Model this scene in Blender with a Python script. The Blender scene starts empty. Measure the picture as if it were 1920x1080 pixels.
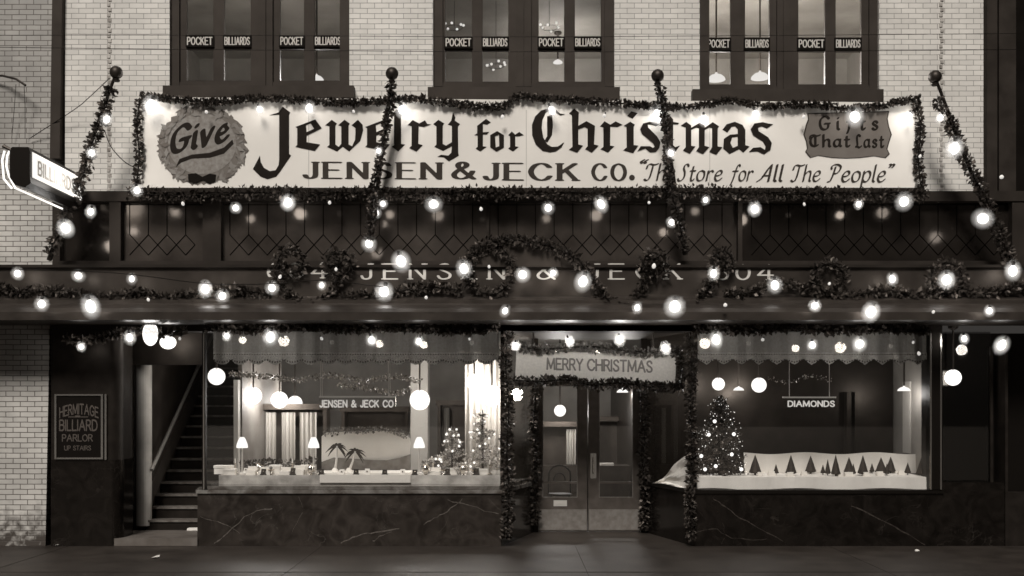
import bpy, bmesh, math, random
import numpy as np
from mathutils import Vector, Matrix
R = math.radians
rnd = random.Random(7)
sc = bpy.context.scene
col = sc.collection

# ------------------------------------------------------------------ camera
D, S, HZ, EYE = 15.0, 132.0, 760.0, 2.0      # distance to the facade, pixels per metre on it, horizon row, eye height
cam = bpy.data.cameras.new('camera'); cam.sensor_width = 36; cam.lens = 36 * D / (1920 / S)
cam.shift_y = (HZ - 540) / 1920; cam.clip_start = .1; cam.clip_end = 400
co = bpy.data.objects.new('camera', cam); col.objects.link(co)
co.location = (0, -D, EYE); co.rotation_euler = (R(90), 0, 0); sc.camera = co
# ------------------------------------------------------------------ night sky and the wide glow of the street
SUN_EL, SUN_ROT = 43.0, 190.0
w = bpy.data.worlds.new('World'); sc.world = w; w.use_nodes = True
nt = w.node_tree; bg = nt.nodes['Background']
sky = nt.nodes.new('ShaderNodeTexSky'); sky.sky_type = 'NISHITA'; sky.sun_disc = False
sky.sun_elevation = R(SUN_EL); sky.sun_rotation = R(SUN_ROT)
bw = nt.nodes.new('ShaderNodeRGBToBW'); mm = nt.nodes.new('ShaderNodeMix'); mm.data_type = 'RGBA'; mm.blend_type = 'MULTIPLY'
mm.inputs[0].default_value = 1; mm.inputs[7].default_value = (1, .93, .86, 1)
nt.links.new(sky.outputs[0], bw.inputs[0]); nt.links.new(bw.outputs[0], mm.inputs[6]); nt.links.new(mm.outputs[2], bg.inputs[0])
bg.inputs[1].default_value = .006
sl = bpy.data.lights.new('sun', 'SUN'); sl.energy = 3.5; sl.angle = R(16); sl.color = (1, .965, .925)
so = bpy.data.objects.new('sun', sl); col.objects.link(so)
so.rotation_euler = (R(90 - SUN_EL), 0, R(-10)); so.location = (-3, -20, 12)
sc.view_settings.view_transform = 'Standard'; sc.view_settings.look = 'None'
sc.view_settings.exposure = .0; sc.view_settings.gamma = 1; sc.view_settings.use_curve_mapping = False
sc.cycles.filter_width = 1.55
sc.cycles.max_bounces = 6; sc.cycles.transparent_max_bounces = 24; sc.cycles.volume_bounces = 0
sc.cycles.sample_clamp_indirect = 4; sc.cycles.caustics_reflective = False; sc.cycles.caustics_refractive = False

# ------------------------------------------------------------------ helpers
def W(px, py, y=0.0):
    k = (D + y) / D / S
    return Vector(((px - 960) * k, y, EYE + (HZ - py) * k))
def X(px, y=0.0): return (px - 960) / S * (D + y) / D
def Z(py, y=0.0): return EYE + (HZ - py) / S * (D + y) / D
DARK, PALE = (1, .80, .66), (1, .945, .865)        # the brown print tone: dark things browner than pale ones
def g(v):
    t = min(1, max(0, v) / .22); return tuple(v * (a + (b - a) * t) for a, b in zip(DARK, PALE)) + (1,)
class MB:
    def __init__(s): s.v = []; s.f = []
    def face(s, pts):
        n = len(s.v); s.v += [tuple(p) for p in pts]; s.f.append(tuple(range(n, n + len(pts))))
    def box(s, x0, x1, y0, y1, z0, z1):
        if x0 > x1: x0, x1 = x1, x0
        if y0 > y1: y0, y1 = y1, y0
        if z0 > z1: z0, z1 = z1, z0
        n = len(s.v)
        s.v += [(x0,y0,z0),(x1,y0,z0),(x1,y1,z0),(x0,y1,z0),(x0,y0,z1),(x1,y0,z1),(x1,y1,z1),(x0,y1,z1)]
        s.f += [tuple(n+i for i in q) for q in ((0,3,2,1),(4,5,6,7),(0,1,5,4),(1,2,6,5),(2,3,7,6),(3,0,4,7))]
        return s
    def pbox(s, a, b, c, d, y0, y1):             # pixel rectangle a..c by b..d at depth y0, running back to y1
        return s.box(X(a, y0), X(c, y0), y0, y1, Z(d, y0), Z(b, y0))
    def tube(s, pts, r, n=8, cap=True):
        pts = [Vector(p) for p in pts]; rs = r if isinstance(r, (list, tuple)) else [r] * len(pts)
        base = len(s.v)
        for i, p in enumerate(pts):
            t = (pts[min(i+1, len(pts)-1)] - pts[max(i-1, 0)]).normalized()
            u = t.cross(Vector((0, 1, 0)) if abs(t.y) < .9 else Vector((1, 0, 0))).normalized(); v = t.cross(u)
            for k in range(n):
                a = 2 * math.pi * k / n
                s.v.append(tuple(p + (u * math.cos(a) + v * math.sin(a)) * rs[i]))
        for i in range(len(pts) - 1):
            for k in range(n):
                a, b = base + i*n + k, base + i*n + (k+1) % n
                s.f.append((a, b, b + n, a + n))
        if cap:
            s.f.append(tuple(base + k for k in range(n))[::-1]); s.f.append(tuple(base + (len(pts)-1)*n + k for k in range(n)))
        return s
    def lathe(s, prof, c, n=20):                 # prof: list of (r, z)
        base = len(s.v)
        for r, z in prof:
            for k in range(n):
                a = 2 * math.pi * k / n
                s.v.append((c[0] + r * math.cos(a), c[1] + r * math.sin(a), c[2] + z))
        for i in range(len(prof) - 1):
            for k in range(n):
                a, b = base + i*n + k, base + i*n + (k+1) % n
                s.f.append((a, b, b + n, a + n))
        s.f.append(tuple(base + k for k in range(n))[::-1]); s.f.append(tuple(base + (len(prof)-1)*n + k for k in range(n)))
        return s
    def ball(s, c, r, n=16):
        return s.lathe([(max(r * math.sin(math.pi * i / n), 1e-4), -r * math.cos(math.pi * i / n)) for i in range(n + 1)], c, n)
    def prism(s, poly, y0, y1):                  # poly: list of (x, z)
        n = len(poly); b = len(s.v)
        s.v += [(p[0], y0, p[1]) for p in poly] + [(p[0], y1, p[1]) for p in poly]
        s.f.append(tuple(b + i for i in range(n))); s.f.append(tuple(b + n + i for i in range(n))[::-1])
        for i in range(n): s.f.append((b + i, b + n + i, b + n + (i+1) % n, b + (i+1) % n))
        return s
    def build(s, name, m, parent=None, smooth=False):
        me = bpy.data.meshes.new(name); me.from_pydata(s.v, [], s.f)
        bm = bmesh.new(); bm.from_mesh(me); bmesh.ops.recalc_face_normals(bm, faces=bm.faces); bm.to_mesh(me); bm.free()
        if smooth:
            me.polygons.foreach_set('use_smooth', [True] * len(me.polygons))
            try: me.set_sharp_from_angle(angle=R(45))
            except Exception: pass
        return link(name, me, m, parent)
def link(name, me, m, parent=None):
    o = bpy.data.objects.new(name, me); col.objects.link(o)
    if m is not None: me.materials.append(m)
    if parent is not None:
        o.parent = parent
        if parent.type == 'EMPTY': o.location = -Vector(parent.location)
    return o
def tag(o, label, cat, group=None):
    o['label'] = label; o['category'] = cat
    if group: o['group'] = group
    return o
def thing(name, label, cat, loc, group=None):
    o = bpy.data.objects.new(name, None); o.empty_display_size = .1; col.objects.link(o); o.location = loc
    return tag(o, label, cat, group)
def structure(name, mb, m, kind='structure'):
    o = mb.build(name, m); o['kind'] = kind; return o
ORD = 'first second third fourth fifth sixth seventh eighth ninth tenth eleventh twelfth thirteenth fourteenth fifteenth sixteenth seventeenth eighteenth nineteenth twentieth'.split()
ORD += ['twenty-' + o for o in ORD[:9]] + ['thirtieth'] + ['thirty-' + o for o in ORD[:9]]

# ------------------------------------------------------------------ materials
def mat(name, v, rough=.6, spec=.5, noise=None, bump=None, island=None, metal=0.0, coat=0.0):
    m = bpy.data.materials.new(name); m.use_nodes = True; t = m.node_tree; b = t.nodes['Principled BSDF']
    b.inputs['Base Color'].default_value = g(v); b.inputs['Roughness'].default_value = rough
    b.inputs['Specular Tint'].default_value = (1, .86, .74, 1); b.inputs['Specular IOR Level'].default_value = spec; b.inputs['Metallic'].default_value = metal; b.inputs['Coat Weight'].default_value = coat
    N = t.nodes.new; L = t.links.new
    if noise:                                     # (scale, low factor, high factor)
        sca, lo, hi = noise
        tc = N('ShaderNodeNewGeometry'); n = N('ShaderNodeTexNoise'); n.inputs['Scale'].default_value = sca; n.inputs['Detail'].default_value = 6
        r = N('ShaderNodeValToRGB'); r.color_ramp.elements[0].position = .3; r.color_ramp.elements[1].position = .7
        r.color_ramp.elements[0].color = g(v * lo); r.color_ramp.elements[1].color = g(v * hi)
        L(tc.outputs['Position'], n.inputs['Vector']); L(n.outputs['Fac'], r.inputs[0]); L(r.outputs[0], b.inputs['Base Color'])
    if island:
        ge = N('ShaderNodeNewGeometry'); r = N('ShaderNodeValToRGB')
        r.color_ramp.elements[0].color = g(v * island[0]); r.color_ramp.elements[1].color = g(v * island[1])
        L(ge.outputs['Random Per Island'], r.inputs[0]); L(r.outputs[0], b.inputs['Base Color'])
    if bump:                                      # (scale, strength, distance)
        ge = N('ShaderNodeNewGeometry'); n2 = N('ShaderNodeTexNoise'); n2.inputs['Scale'].default_value = bump[0]; n2.inputs['Detail'].default_value = 4
        bu = N('ShaderNodeBump'); bu.inputs['Strength'].default_value = bump[1]; bu.inputs['Distance'].default_value = bump[2]
        L(ge.outputs['Position'], n2.inputs['Vector']); L(n2.outputs['Fac'], bu.inputs['Height']); L(bu.outputs[0], b.inputs['Normal'])
    return m
def emit(name, v, strength, clear=0.0):           # clear: how much of the lamp's own light passes the glowing glass
    m = bpy.data.materials.new(name); m.use_nodes = True; t = m.node_tree; N = t.nodes.new; L = t.links.new; t.nodes.remove(t.nodes['Principled BSDF'])
    e = N('ShaderNodeEmission'); e.inputs[0].default_value = (v, v * .965, v * .92, 1); e.inputs[1].default_value = strength
    a = N('ShaderNodeAddShader'); L(e.outputs[0], a.inputs[0])
    if clear: b = N('ShaderNodeBsdfTransparent'); b.inputs[0].default_value = (clear, clear, clear, 1)
    else: b = N('ShaderNodeBsdfDiffuse'); b.inputs[0].default_value = g(.5)
    L(b.outputs[0], a.inputs[1]); L(a.outputs[0], t.nodes['Material Output'].inputs[0]); return m
def glass(name, tint=.92, rough=.02, wavy=0.0, refl=1.0):
    m = bpy.data.materials.new(name); m.use_nodes = True; t = m.node_tree; t.nodes.remove(t.nodes['Principled BSDF'])
    N = t.nodes.new; L = t.links.new
    tr = N('ShaderNodeBsdfTransparent'); tr.inputs[0].default_value = (tint, tint, tint, 1)
    gl = N('ShaderNodeBsdfGlossy'); gl.inputs[0].default_value = g(refl); gl.inputs['Roughness'].default_value = rough
    fr = N('ShaderNodeFresnel'); fr.inputs[0].default_value = 1.75; mx = N('ShaderNodeMixShader')
    bf = N('ShaderNodeNewGeometry'); iv = N('ShaderNodeMath'); iv.operation = 'SUBTRACT'; iv.inputs[0].default_value = 1; L(bf.outputs['Backfacing'], iv.inputs[1])
    mu = N('ShaderNodeMath'); mu.operation = 'MULTIPLY'; L(fr.outputs[0], mu.inputs[0]); L(iv.outputs[0], mu.inputs[1])
    L(mu.outputs[0], mx.inputs[0]); L(tr.outputs[0], mx.inputs[1]); L(gl.outputs[0], mx.inputs[2])
    if wavy:
        ge = N('ShaderNodeNewGeometry'); n = N('ShaderNodeTexNoise'); n.inputs['Scale'].default_value = 3.5
        bu = N('ShaderNodeBump'); bu.inputs['Strength'].default_value = wavy; bu.inputs['Distance'].default_value = .02
        L(ge.outputs['Position'], n.inputs['Vector']); L(n.outputs['Fac'], bu.inputs['Height']); L(bu.outputs[0], gl.inputs['Normal'])
    L(mx.outputs[0], t.nodes['Material Output'].inputs[0]); return m
def brick_mat(name, v, mortar, bw_=.205, bh=.0735, dark=.8, soot=0.0, msize=.006):
    m = bpy.data.materials.new(name); m.use_nodes = True; t = m.node_tree; b = t.nodes['Principled BSDF']; N = t.nodes.new; L = t.links.new
    b.inputs['Roughness'].default_value = .35; b.inputs['Specular IOR Level'].default_value = .35
    ge = N('ShaderNodeNewGeometry'); sp = N('ShaderNodeSeparateXYZ'); cb = N('ShaderNodeCombineXYZ'); ad = N('ShaderNodeMath'); ad.operation = 'ADD'
    L(ge.outputs['Position'], sp.inputs[0]); L(sp.outputs['X'], ad.inputs[0]); L(sp.outputs['Y'], ad.inputs[1]); L(ad.outputs[0], cb.inputs[0]); L(sp.outputs['Z'], cb.inputs[1])
    wn = N('ShaderNodeTexNoise'); wn.inputs['Scale'].default_value = 5; L(ge.outputs['Position'], wn.inputs['Vector'])
    wv = N('ShaderNodeVectorMath'); wv.operation = 'SCALE'; wv.inputs['Scale'].default_value = .008; L(wn.outputs['Color'], wv.inputs[0])
    va = N('ShaderNodeVectorMath'); va.operation = 'ADD'; L(cb.outputs[0], va.inputs[0]); L(wv.outputs[0], va.inputs[1])
    br = N('ShaderNodeTexBrick'); br.inputs['Scale'].default_value = 1; br.inputs['Brick Width'].default_value = bw_; br.inputs['Row Height'].default_value = bh
    br.inputs['Mortar Size'].default_value = msize; br.inputs['Mortar Smooth'].default_value = .35; br.inputs['Bias'].default_value = .2
    br.inputs['Color1'].default_value = g(v); br.inputs['Color2'].default_value = g(v * dark); br.inputs['Mortar'].default_value = g(mortar)
    L(va.outputs[0], br.inputs['Vector'])
    n = N('ShaderNodeTexNoise'); n.inputs['Scale'].default_value = 1.3; n.inputs['Detail'].default_value = 8; n.inputs['Roughness'].default_value = .65; L(ge.outputs['Position'], n.inputs['Vector'])
    r = N('ShaderNodeMapRange'); r.inputs['From Min'].default_value = .3; r.inputs['From Max'].default_value = .7; r.inputs['To Min'].default_value = .82 - soot; r.inputs['To Max'].default_value = 1.06
    L(n.outputs['Fac'], r.inputs[0])
    mx = N('ShaderNodeMix'); mx.data_type = 'RGBA'; mx.blend_type = 'MULTIPLY'; mx.inputs[0].default_value = 1
    L(br.outputs['Color'], mx.inputs[6]); L(r.outputs[0], mx.inputs[7])
    last = mx.outputs[2]
    if soot:                                      # splashed dirt along the foot of the wall
        mr = N('ShaderNodeMapRange'); mr.inputs['From Min'].default_value = .05; mr.inputs['From Max'].default_value = 1.0; mr.inputs['To Min'].default_value = 1; mr.inputs['To Max'].default_value = 0
        L(sp.outputs['Z'], mr.inputs[0])
        n3 = N('ShaderNodeTexNoise'); n3.inputs['Scale'].default_value = 9; n3.inputs['Detail'].default_value = 8; L(ge.outputs['Position'], n3.inputs['Vector'])
        mu = N('ShaderNodeMath'); mu.operation = 'MULTIPLY'; L(mr.outputs[0], mu.inputs[0]); L(n3.outputs['Fac'], mu.inputs[1])
        mp = N('ShaderNodeMapRange'); mp.inputs['From Min'].default_value = .22; mp.inputs['From Max'].default_value = .5; L(mu.outputs[0], mp.inputs[0])
        m2 = N('ShaderNodeMix'); m2.data_type = 'RGBA'; m2.inputs[7].default_value = g(.06); L(mp.outputs[0], m2.inputs[0]); L(last, m2.inputs[6]); last = m2.outputs[2]
    L(last, b.inputs['Base Color'])
    bu = N('ShaderNodeBump'); bu.inputs['Strength'].default_value = .5; bu.inputs['Distance'].default_value = .006; bu.invert = True
    L(br.outputs['Fac'], bu.inputs['Height']); L(bu.outputs[0], b.inputs['Normal'])
    return m
def marble_mat(name, v, vein, rough=.16, k=1.0):
    m = bpy.data.materials.new(name); m.use_nodes = True; t = m.node_tree; b = t.nodes['Principled BSDF']; N = t.nodes.new; L = t.links.new
    b.inputs['Roughness'].default_value = rough; b.inputs['Specular IOR Level'].default_value = .25; b.inputs['Specular Tint'].default_value = (1, .86, .74, 1)
    ge = N('ShaderNodeNewGeometry')
    n = N('ShaderNodeTexNoise'); n.inputs['Scale'].default_value = 3.2; n.inputs['Detail'].default_value = 9; n.inputs['Distortion'].default_value = 1.6; L(ge.outputs['Position'], n.inputs['Vector'])
    r = N('ShaderNodeValToRGB'); e = r.color_ramp.elements; e[0].position = .35; e[0].color = g(v * .5); e[1].position = .75; e[1].color = g(v * 1.8)
    L(n.outputs['Fac'], r.inputs[0])
    last = r.outputs[0]
    for sca, dis, wid, amt, rot in ((1.3, 2.0, .007, .6 * k, .7), (3.2, 3.0, .012, .3 * k, -.5)):
        mp = N('ShaderNodeMapping'); mp.inputs['Rotation'].default_value = (0, rot, 0); L(ge.outputs['Position'], mp.inputs[0])
        nn = N('ShaderNodeTexNoise'); nn.inputs['Scale'].default_value = sca; nn.inputs['Detail'].default_value = 5; nn.inputs['Distortion'].default_value = dis * .35
        L(mp.outputs[0], nn.inputs['Vector'])
        su = N('ShaderNodeMath'); su.operation = 'SUBTRACT'; su.inputs[1].default_value = .5; L(nn.outputs['Fac'], su.inputs[0])
        ab = N('ShaderNodeMath'); ab.operation = 'ABSOLUTE'; L(su.outputs[0], ab.inputs[0])
        mr = N('ShaderNodeMapRange'); mr.inputs['From Min'].default_value = 0; mr.inputs['From Max'].default_value = wid; mr.inputs['To Min'].default_value = amt; mr.inputs['To Max'].default_value = 0
        L(ab.outputs[0], mr.inputs[0])
        ms = N('ShaderNodeTexNoise'); ms.inputs['Scale'].default_value = 1.7; L(mp.outputs[0], ms.inputs['Vector'])
        mk = N('ShaderNodeMapRange'); mk.inputs['From Min'].default_value = .5; mk.inputs['From Max'].default_value = .68; L(ms.outputs['Fac'], mk.inputs[0])
        mq = N('ShaderNodeMath'); mq.operation = 'MULTIPLY'; L(mr.outputs[0], mq.inputs[0]); L(mk.outputs[0], mq.inputs[1]); mr = mq
        mx = N('ShaderNodeMix'); mx.data_type = 'RGBA'; mx.inputs[7].default_value = g(vein); L(mr.outputs[0], mx.inputs[0]); L(last, mx.inputs[6]); last = mx.outputs[2]
    L(last, b.inputs['Base Color']); return m
M = dict(
    brick=brick_mat('glazed_brick', .74, .26, dark=.86, msize=.0045), brick_grey=brick_mat('weathered_brick', .42, .12, dark=.82, soot=.08),
    brick_low=brick_mat('splashed_brick', .6, .12, dark=.82, soot=.12, msize=.0065),
    uptrim=mat('window_paint', .03, .6, .2, noise=(3, .75, 1.25)),
    trim=mat('dark_trim', .012, .6, .15, noise=(3, .7, 1.3)), iron=mat('iron', .012, .5, noise=(6, .6, 1.5)),
    black=mat('black_paint', .004, .4, .2, bump=(4, .1, .01)), blackboard=mat('black_board', .004, .7, .1),
    wood=mat('dark_wood', .012, .45, .15, noise=(5, .6, 1.5)), doorwood=mat('door_wood', .07, .35, noise=(7, .75, 1.25)),
    bronze=mat('bronze', .024, .42, .3, noise=(4, .65, 1.4), bump=(7, .12, .01)), brass=mat('brass', .5, .25, metal=1), plate=mat('brass_plate', .15, .4, noise=(14, .8, 1.2)),
    banner=mat('painted_cloth', .72, .75, noise=(1.5, .93, 1.03), bump=(1.6, .25, .05)), ink=mat('dark_lettering', .018, .8, .05, noise=(6, .85, 1.2)), ink2=mat('grey_lettering', .045, .8, .08, noise=(6, .85, 1.15)),
    badge=mat('grey_emblem', .19, .7, noise=(22, .75, 1.2)), badge_leaf=mat('painted_leaf', .17, .7, island=(.6, 1.25)), shield=mat('grey_shield', .12, .7, noise=(5, .9, 1.1)),
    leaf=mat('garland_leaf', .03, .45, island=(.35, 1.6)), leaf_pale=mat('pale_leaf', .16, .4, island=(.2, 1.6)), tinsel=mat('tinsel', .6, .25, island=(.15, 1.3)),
    letter=mat('white_letter', .5, .5), letter_dim=mat('dim_letter', .06, .6), white=mat('white_cloth', .72, .8, bump=(9, .4, .02)), paper=mat('white_paper', .75, .7), snow=mat('cotton_snow', .8, .9, bump=(30, .6, .02)),
    plaster=mat('plaster', .55, .7, noise=(2.5, .75, 1.15)), interior=mat('interior_wall', .26, .7, noise=(1.5, .7, 1.2)), dark_in=mat('dark_panelling', .045, .45, noise=(4, .6, 1.4)),
    curtain=mat('curtain', .5, .8, bump=(12, .3, .02)), valance=mat('valance_cloth', .5, .9, noise=(30, .9, 1.1)), lace=mat('lace', .7, .85, noise=(60, .55, 1.3)),
    marble=marble_mat('veined_marble', .022, .12, k=.8), marble_dark=marble_mat('dark_marble', .006, .05, k=.7), ledge=marble_mat('polished_ledge', .12, .4, .1, k=.5),
    glass=glass('window_glass', .93), oldglass=glass('rippled_glass', .76, .03, wavy=.35), bulb_on=emit('bulb_lit', 1, .9, .9), glint_glow=emit('glint_emission', 1, 1.3),  # last one makes glints glow on things that are no lamps
    bulb_small=emit('bulb_faint', 1, .45), globe=emit('globe_lit', 1, .9, .9), neon=emit('neon_tube', 1, 1.1), shade=emit('shade_lit', 1, 1.0, .4),
    leadglass=mat('leaded_glass', .04, .16, .5, noise=(2.2, .6, 1.3), bump=(2.6, .08, .02)), lead=mat('lead_came', .002, .9, 0),
    darkglass=mat('dark_glass', .012, .13, .5, noise=(2.2, .6, 1.3), bump=(2.6, .08, .02)),
    tree=mat('dark_fir', .015, .7, noise=(40, .5, 1.6)), street=None)

# ------------------------------------------------------------------ lettering: pen strokes swept with an elliptical nib, traced to outlines
UP = {
 'A': (.78, "0,0 .39,1 .78,0|.15,.36 .63,.36"), 'B': (.6, "0,0 0,1|~0,1 .36,1 .53,.88 .53,.66 .36,.54 0,.54|~.34,.54 .56,.44 .6,.26 .5,.06 .34,0 0,0"),
 'C': (.72, "~.72,.78 .58,.95 .38,1 .14,.87 0,.5 .14,.13 .38,0 .6,.06 .74,.24"), 'D': (.68, "0,0 0,1|~0,1 .28,1 .56,.87 .68,.5 .56,.13 .28,0 0,0"),
 'E': (.56, "0,0 0,1|0,1 .56,1|0,.52 .46,.52|0,0 .58,0"), 'G': (.74, "~.72,.78 .58,.95 .38,1 .14,.87 0,.5 .14,.13 .38,0 .6,.05 .72,.16|.73,.12 .73,.44 .46,.44"),
 'H': (.66, "0,0 0,1|.66,0 .66,1|0,.52 .66,.52"), 'I': (.02, "0,0 0,1"), 'J': (.42, ".42,1 .42,.24|~.42,.26 .38,.08 .22,0 .07,.04 0,.2"),
 'K': (.64, "0,0 0,1|.6,1 .02,.42|.24,.62 .64,0"), 'L': (.52, "0,1 0,0 .54,0"), 'M': (.86, "0,0 .05,1 .43,.1 .81,1 .86,0"), 'N': (.66, "0,0 0,1 .66,0 .66,1"),
 'O': (.76, "~.38,1 .12,.87 0,.5 .12,.13 .38,0 .64,.13 .76,.5 .64,.87 .38,1"), 'P': (.56, "0,0 0,1|~0,1 .34,1 .54,.88 .56,.72 .5,.54 .32,.46 0,.46"),
 'R': (.6, "0,0 0,1|~0,1 .34,1 .54,.88 .55,.72 .48,.56 .32,.5 0,.5|.3,.5 .62,0"), 'S': (.54, "~.52,.82 .42,.97 .27,1 .08,.91 .05,.73 .2,.57 .38,.47 .54,.31 .5,.09 .28,0 .1,.04 0,.2"),
 'T': (.64, ".32,0 .32,1|0,1 .64,1"), 'U': (.64, "0,1 0,.3|~0,.32 .06,.08 .32,0 .58,.08 .64,.32|.64,.3 .64,1"), 'X': (.64, "0,0 .64,1|0,1 .64,0"), 'Y': (.66, "0,1 .33,.5 .66,1|.33,.5 .33,0"),
 '&': (.78, "~.78,0 .46,.36 .2,.72 .22,.92 .36,1 .5,.9 .47,.73 .2,.52 .03,.27 .1,.06 .32,0 .54,.1 .68,.3 .74,.46"),
 '6': (.56, "~.5,.92 .3,.98 .1,.72 0,.34 .1,.06 .28,0 .48,.08 .56,.28 .46,.5 .26,.55 .04,.4"), '0': (.6, "~.3,1 .08,.86 0,.5 .08,.14 .3,0 .52,.14 .6,.5 .52,.86 .3,1"), '4': (.66, ".5,0 .5,1 0,.3 .68,.3"),
 '.': (.06, ".03,.02 .05,.02"), ' ': (.3, ""), '-': (.3, "0,.5 .3,.5"),
 'a': (.52, "~.46,.54 .32,.62 .12,.54 .02,.3 .08,.06 .22,0 .38,.12 .46,.34|.48,.62 .44,.14 .54,.02"), 'e': (.46, "~.04,.3 .28,.34 .42,.46 .36,.61 .2,.61 .04,.42 .03,.18 .16,.01 .34,.04 .48,.16"),
 'f': (.4, "~.5,.9 .42,1 .3,.92 .22,.6 .16,.1 .04,-.26|.02,.6 .4,.6"), 'h': (.46, "0,0 0,1|~0,.34 .16,.56 .32,.62 .42,.5 .42,.3|.42,.34 .42,.06 .5,0"), 'i': (.1, ".02,.6 .02,.08 .12,0|.04,.84 .05,.86"),
 'l': (.1, ".02,1 .02,.08 .12,0"), 'o': (.48, "~.24,.62 .06,.52 0,.3 .08,.06 .24,0 .42,.1 .48,.32 .42,.54 .24,.62"), 'p': (.48, ".02,.62 .02,-.32|~.02,.4 .18,.6 .34,.62 .46,.46 .44,.2 .3,.02 .12,.03 .02,.14"),
 'r': (.34, ".02,.6 .02,0|~.02,.36 .14,.56 .26,.62 .36,.54"), 's': (.36, "~.36,.5 .26,.61 .12,.61 .03,.48 .12,.36 .28,.27 .35,.14 .26,.01 .1,0 0,.1"), 't': (.32, ".14,.86 .12,.14|~.12,.16 .16,.02 .26,0 .34,.1|0,.6 .32,.6"),
 'v': (.44, "0,.6 .18,0 .44,.62"), '<': (.26, "~.1,1 .0,.92 .05,.84|~.26,1 .16,.92 .21,.84"), '>': (.26, "~.0,1 .07,.94 .0,.82|~.16,1 .23,.94 .16,.82"),
 'Ts': (.7, "~.02,.7 .06,.9 .22,.98 .46,.93 .74,1|~.42,.95 .4,.5 .34,.12 .18,-.02 .02,.06"), 'Ps': (.66, "~.3,.86 .24,.4 .14,.06 .0,.0|~.08,.74 .04,.88 .2,1 .46,1 .64,.86 .58,.62 .4,.48 .24,.5"),
 'Ss': (.56, "~.56,.86 .46,1 .3,.94 .26,.74 .38,.5 .4,.22 .26,.02 .08,0 .0,.12"), 'As': (.66, "~.0,.0 .2,.2 .4,.66 .58,1|.58,1 .58,0|.24,.34 .6,.34"),
 'Gb': (.72, "~.68,.82 .5,.98 .3,.96 .06,.74 .02,.4 .14,.08 .38,0 .6,.14 .64,.42|.38,.44 .74,.46"), 'Tb': (.72, "~.04,.7 .08,.92 .28,.98 .5,.9 .74,.98|~.5,.92 .2,.8 .06,.5 .14,.14 .4,.02 .6,.14|.42,.8 .42,.14"), 'Lb': (.5, "~.44,.88 .3,1 .16,.92 .14,.6 .18,.2 .1,.02|~.04,.06 .2,.04 .36,-.04 .54,.08"),
}
def catmull(p, n=6):
    out = []
    for i in range(len(p) - 1):
        a, b, c, d = p[max(i-1, 0)], p[i], p[i+1], p[min(i+2, len(p)-1)]
        for k in range(n):
            t = k / n
            out.append(tuple(.5 * (2*b[j] + (c[j]-a[j])*t + (2*a[j]-5*b[j]+4*c[j]-d[j])*t*t + (-a[j]+3*b[j]-3*c[j]+d[j])*t**3) for j in range(len(b))))
    out.append(tuple(p[-1])); return out
def strokes(ch):
    wd, sp = UP[ch]; res = []
    for s in sp.split('|'):
        if not s: continue
        cur = s[0] == '~'; pts = [tuple(map(float, q.split(','))) for q in s.lstrip('~').split()]
        if len(pts) > 1: res.append(catmull(pts) if cur else pts)
    return wd, res
def march(F, x0, y0, h):
    ny, nx = F.shape; segs = {}
    def ip(a, b, fa, fb): t = fa / (fa - fb); return (a[0] + (b[0]-a[0])*t, a[1] + (b[1]-a[1])*t)
    ins = F < 0
    cand = np.argwhere(~((ins[:-1,:-1] == ins[1:,:-1]) & (ins[:-1,:-1] == ins[:-1,1:]) & (ins[:-1,:-1] == ins[1:,1:])))
    pos = {}
    for j, i in cand:
        c = [(i, j), (i+1, j), (i+1, j+1), (i, j+1)]; f = [F[q[1], q[0]] for q in c]
        cr = []
        for k in range(4):
            a, b = c[k], c[(k+1) % 4]; fa, fb = f[k], f[(k+1) % 4]
            if (fa < 0) != (fb < 0):
                key = (min(a, b), max(a, b)); pos[key] = ip(a, b, fa, fb); cr.append((key, fa < 0))
        outs = [k for k, s in cr if s]; inn = [k for k, s in cr if not s]
        for a in range(len(outs)):
            segs[outs[a]] = inn[a] if len(outs) == 1 else [k for k in inn][a]
    loops = []; left = dict(segs)
    while left:
        s0 = next(iter(left)); cur = s0; lp = []
        while cur in left:
            lp.append(cur); cur = left.pop(cur)
        pts = [pos[k] for k in lp]
        if len(pts) > 5: loops.append([(x0 + p[0]*h, y0 + p[1]*h) for p in pts])
    return loops
_gc = {}
def glyph(ch, nib, serif=0.0, serif_t=0.0):
    key = (ch, nib, serif)
    if key in _gc: return _gc[key]
    wd, ss = strokes(ch); a, b, ang = nib; lay = [(ss, a, b, ang)]
    if serif:
        ends = []
        for s in ss:
            for e, f in ((s[0], s[1]), (s[-1], s[-2])):
                dx, dy = e[0]-f[0], e[1]-f[1]; L = math.hypot(dx, dy)
                if L and abs(dy) / L > .75 and (e[1] > .93 or e[1] < .07): ends.append([(e[0]-serif, e[1]), (e[0]+serif, e[1])])
        lay.append((ends, serif_t, serif_t, 0))
    pad = max(a, b) + serif + .26; h = min(a, b, .06) / 1.6 if min(a, b) > .02 else .014; h = max(h, .012)
    xs = np.arange(-pad, wd + pad + h, h); ys = np.arange(-.4 - pad, 1.05 + pad, h); GX, GY = np.meshgrid(xs, ys); F = np.full(GX.shape, 9.0)
    for sset, ra, rb, an in lay:
        c, s_ = math.cos(R(an)), math.sin(R(an))
        TX, TY = (GX*c + GY*s_) / ra, (-GX*s_ + GY*c) / rb
        for s in sset:
            q = [((x*c + y*s_) / ra, (-x*s_ + y*c) / rb) for x, y in s]
            for (x1, y1), (x2, y2) in zip(q, q[1:]):
                dx, dy = x2-x1, y2-y1; l2 = dx*dx + dy*dy or 1e-9
                t = np.clip(((TX-x1)*dx + (TY-y1)*dy) / l2, 0, 1)
                F = np.minimum(F, np.hypot(TX-x1-t*dx, TY-y1-t*dy) - 1)
    _gc[key] = (wd, march(F, xs[0], ys[0], h)); return _gc[key]
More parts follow.
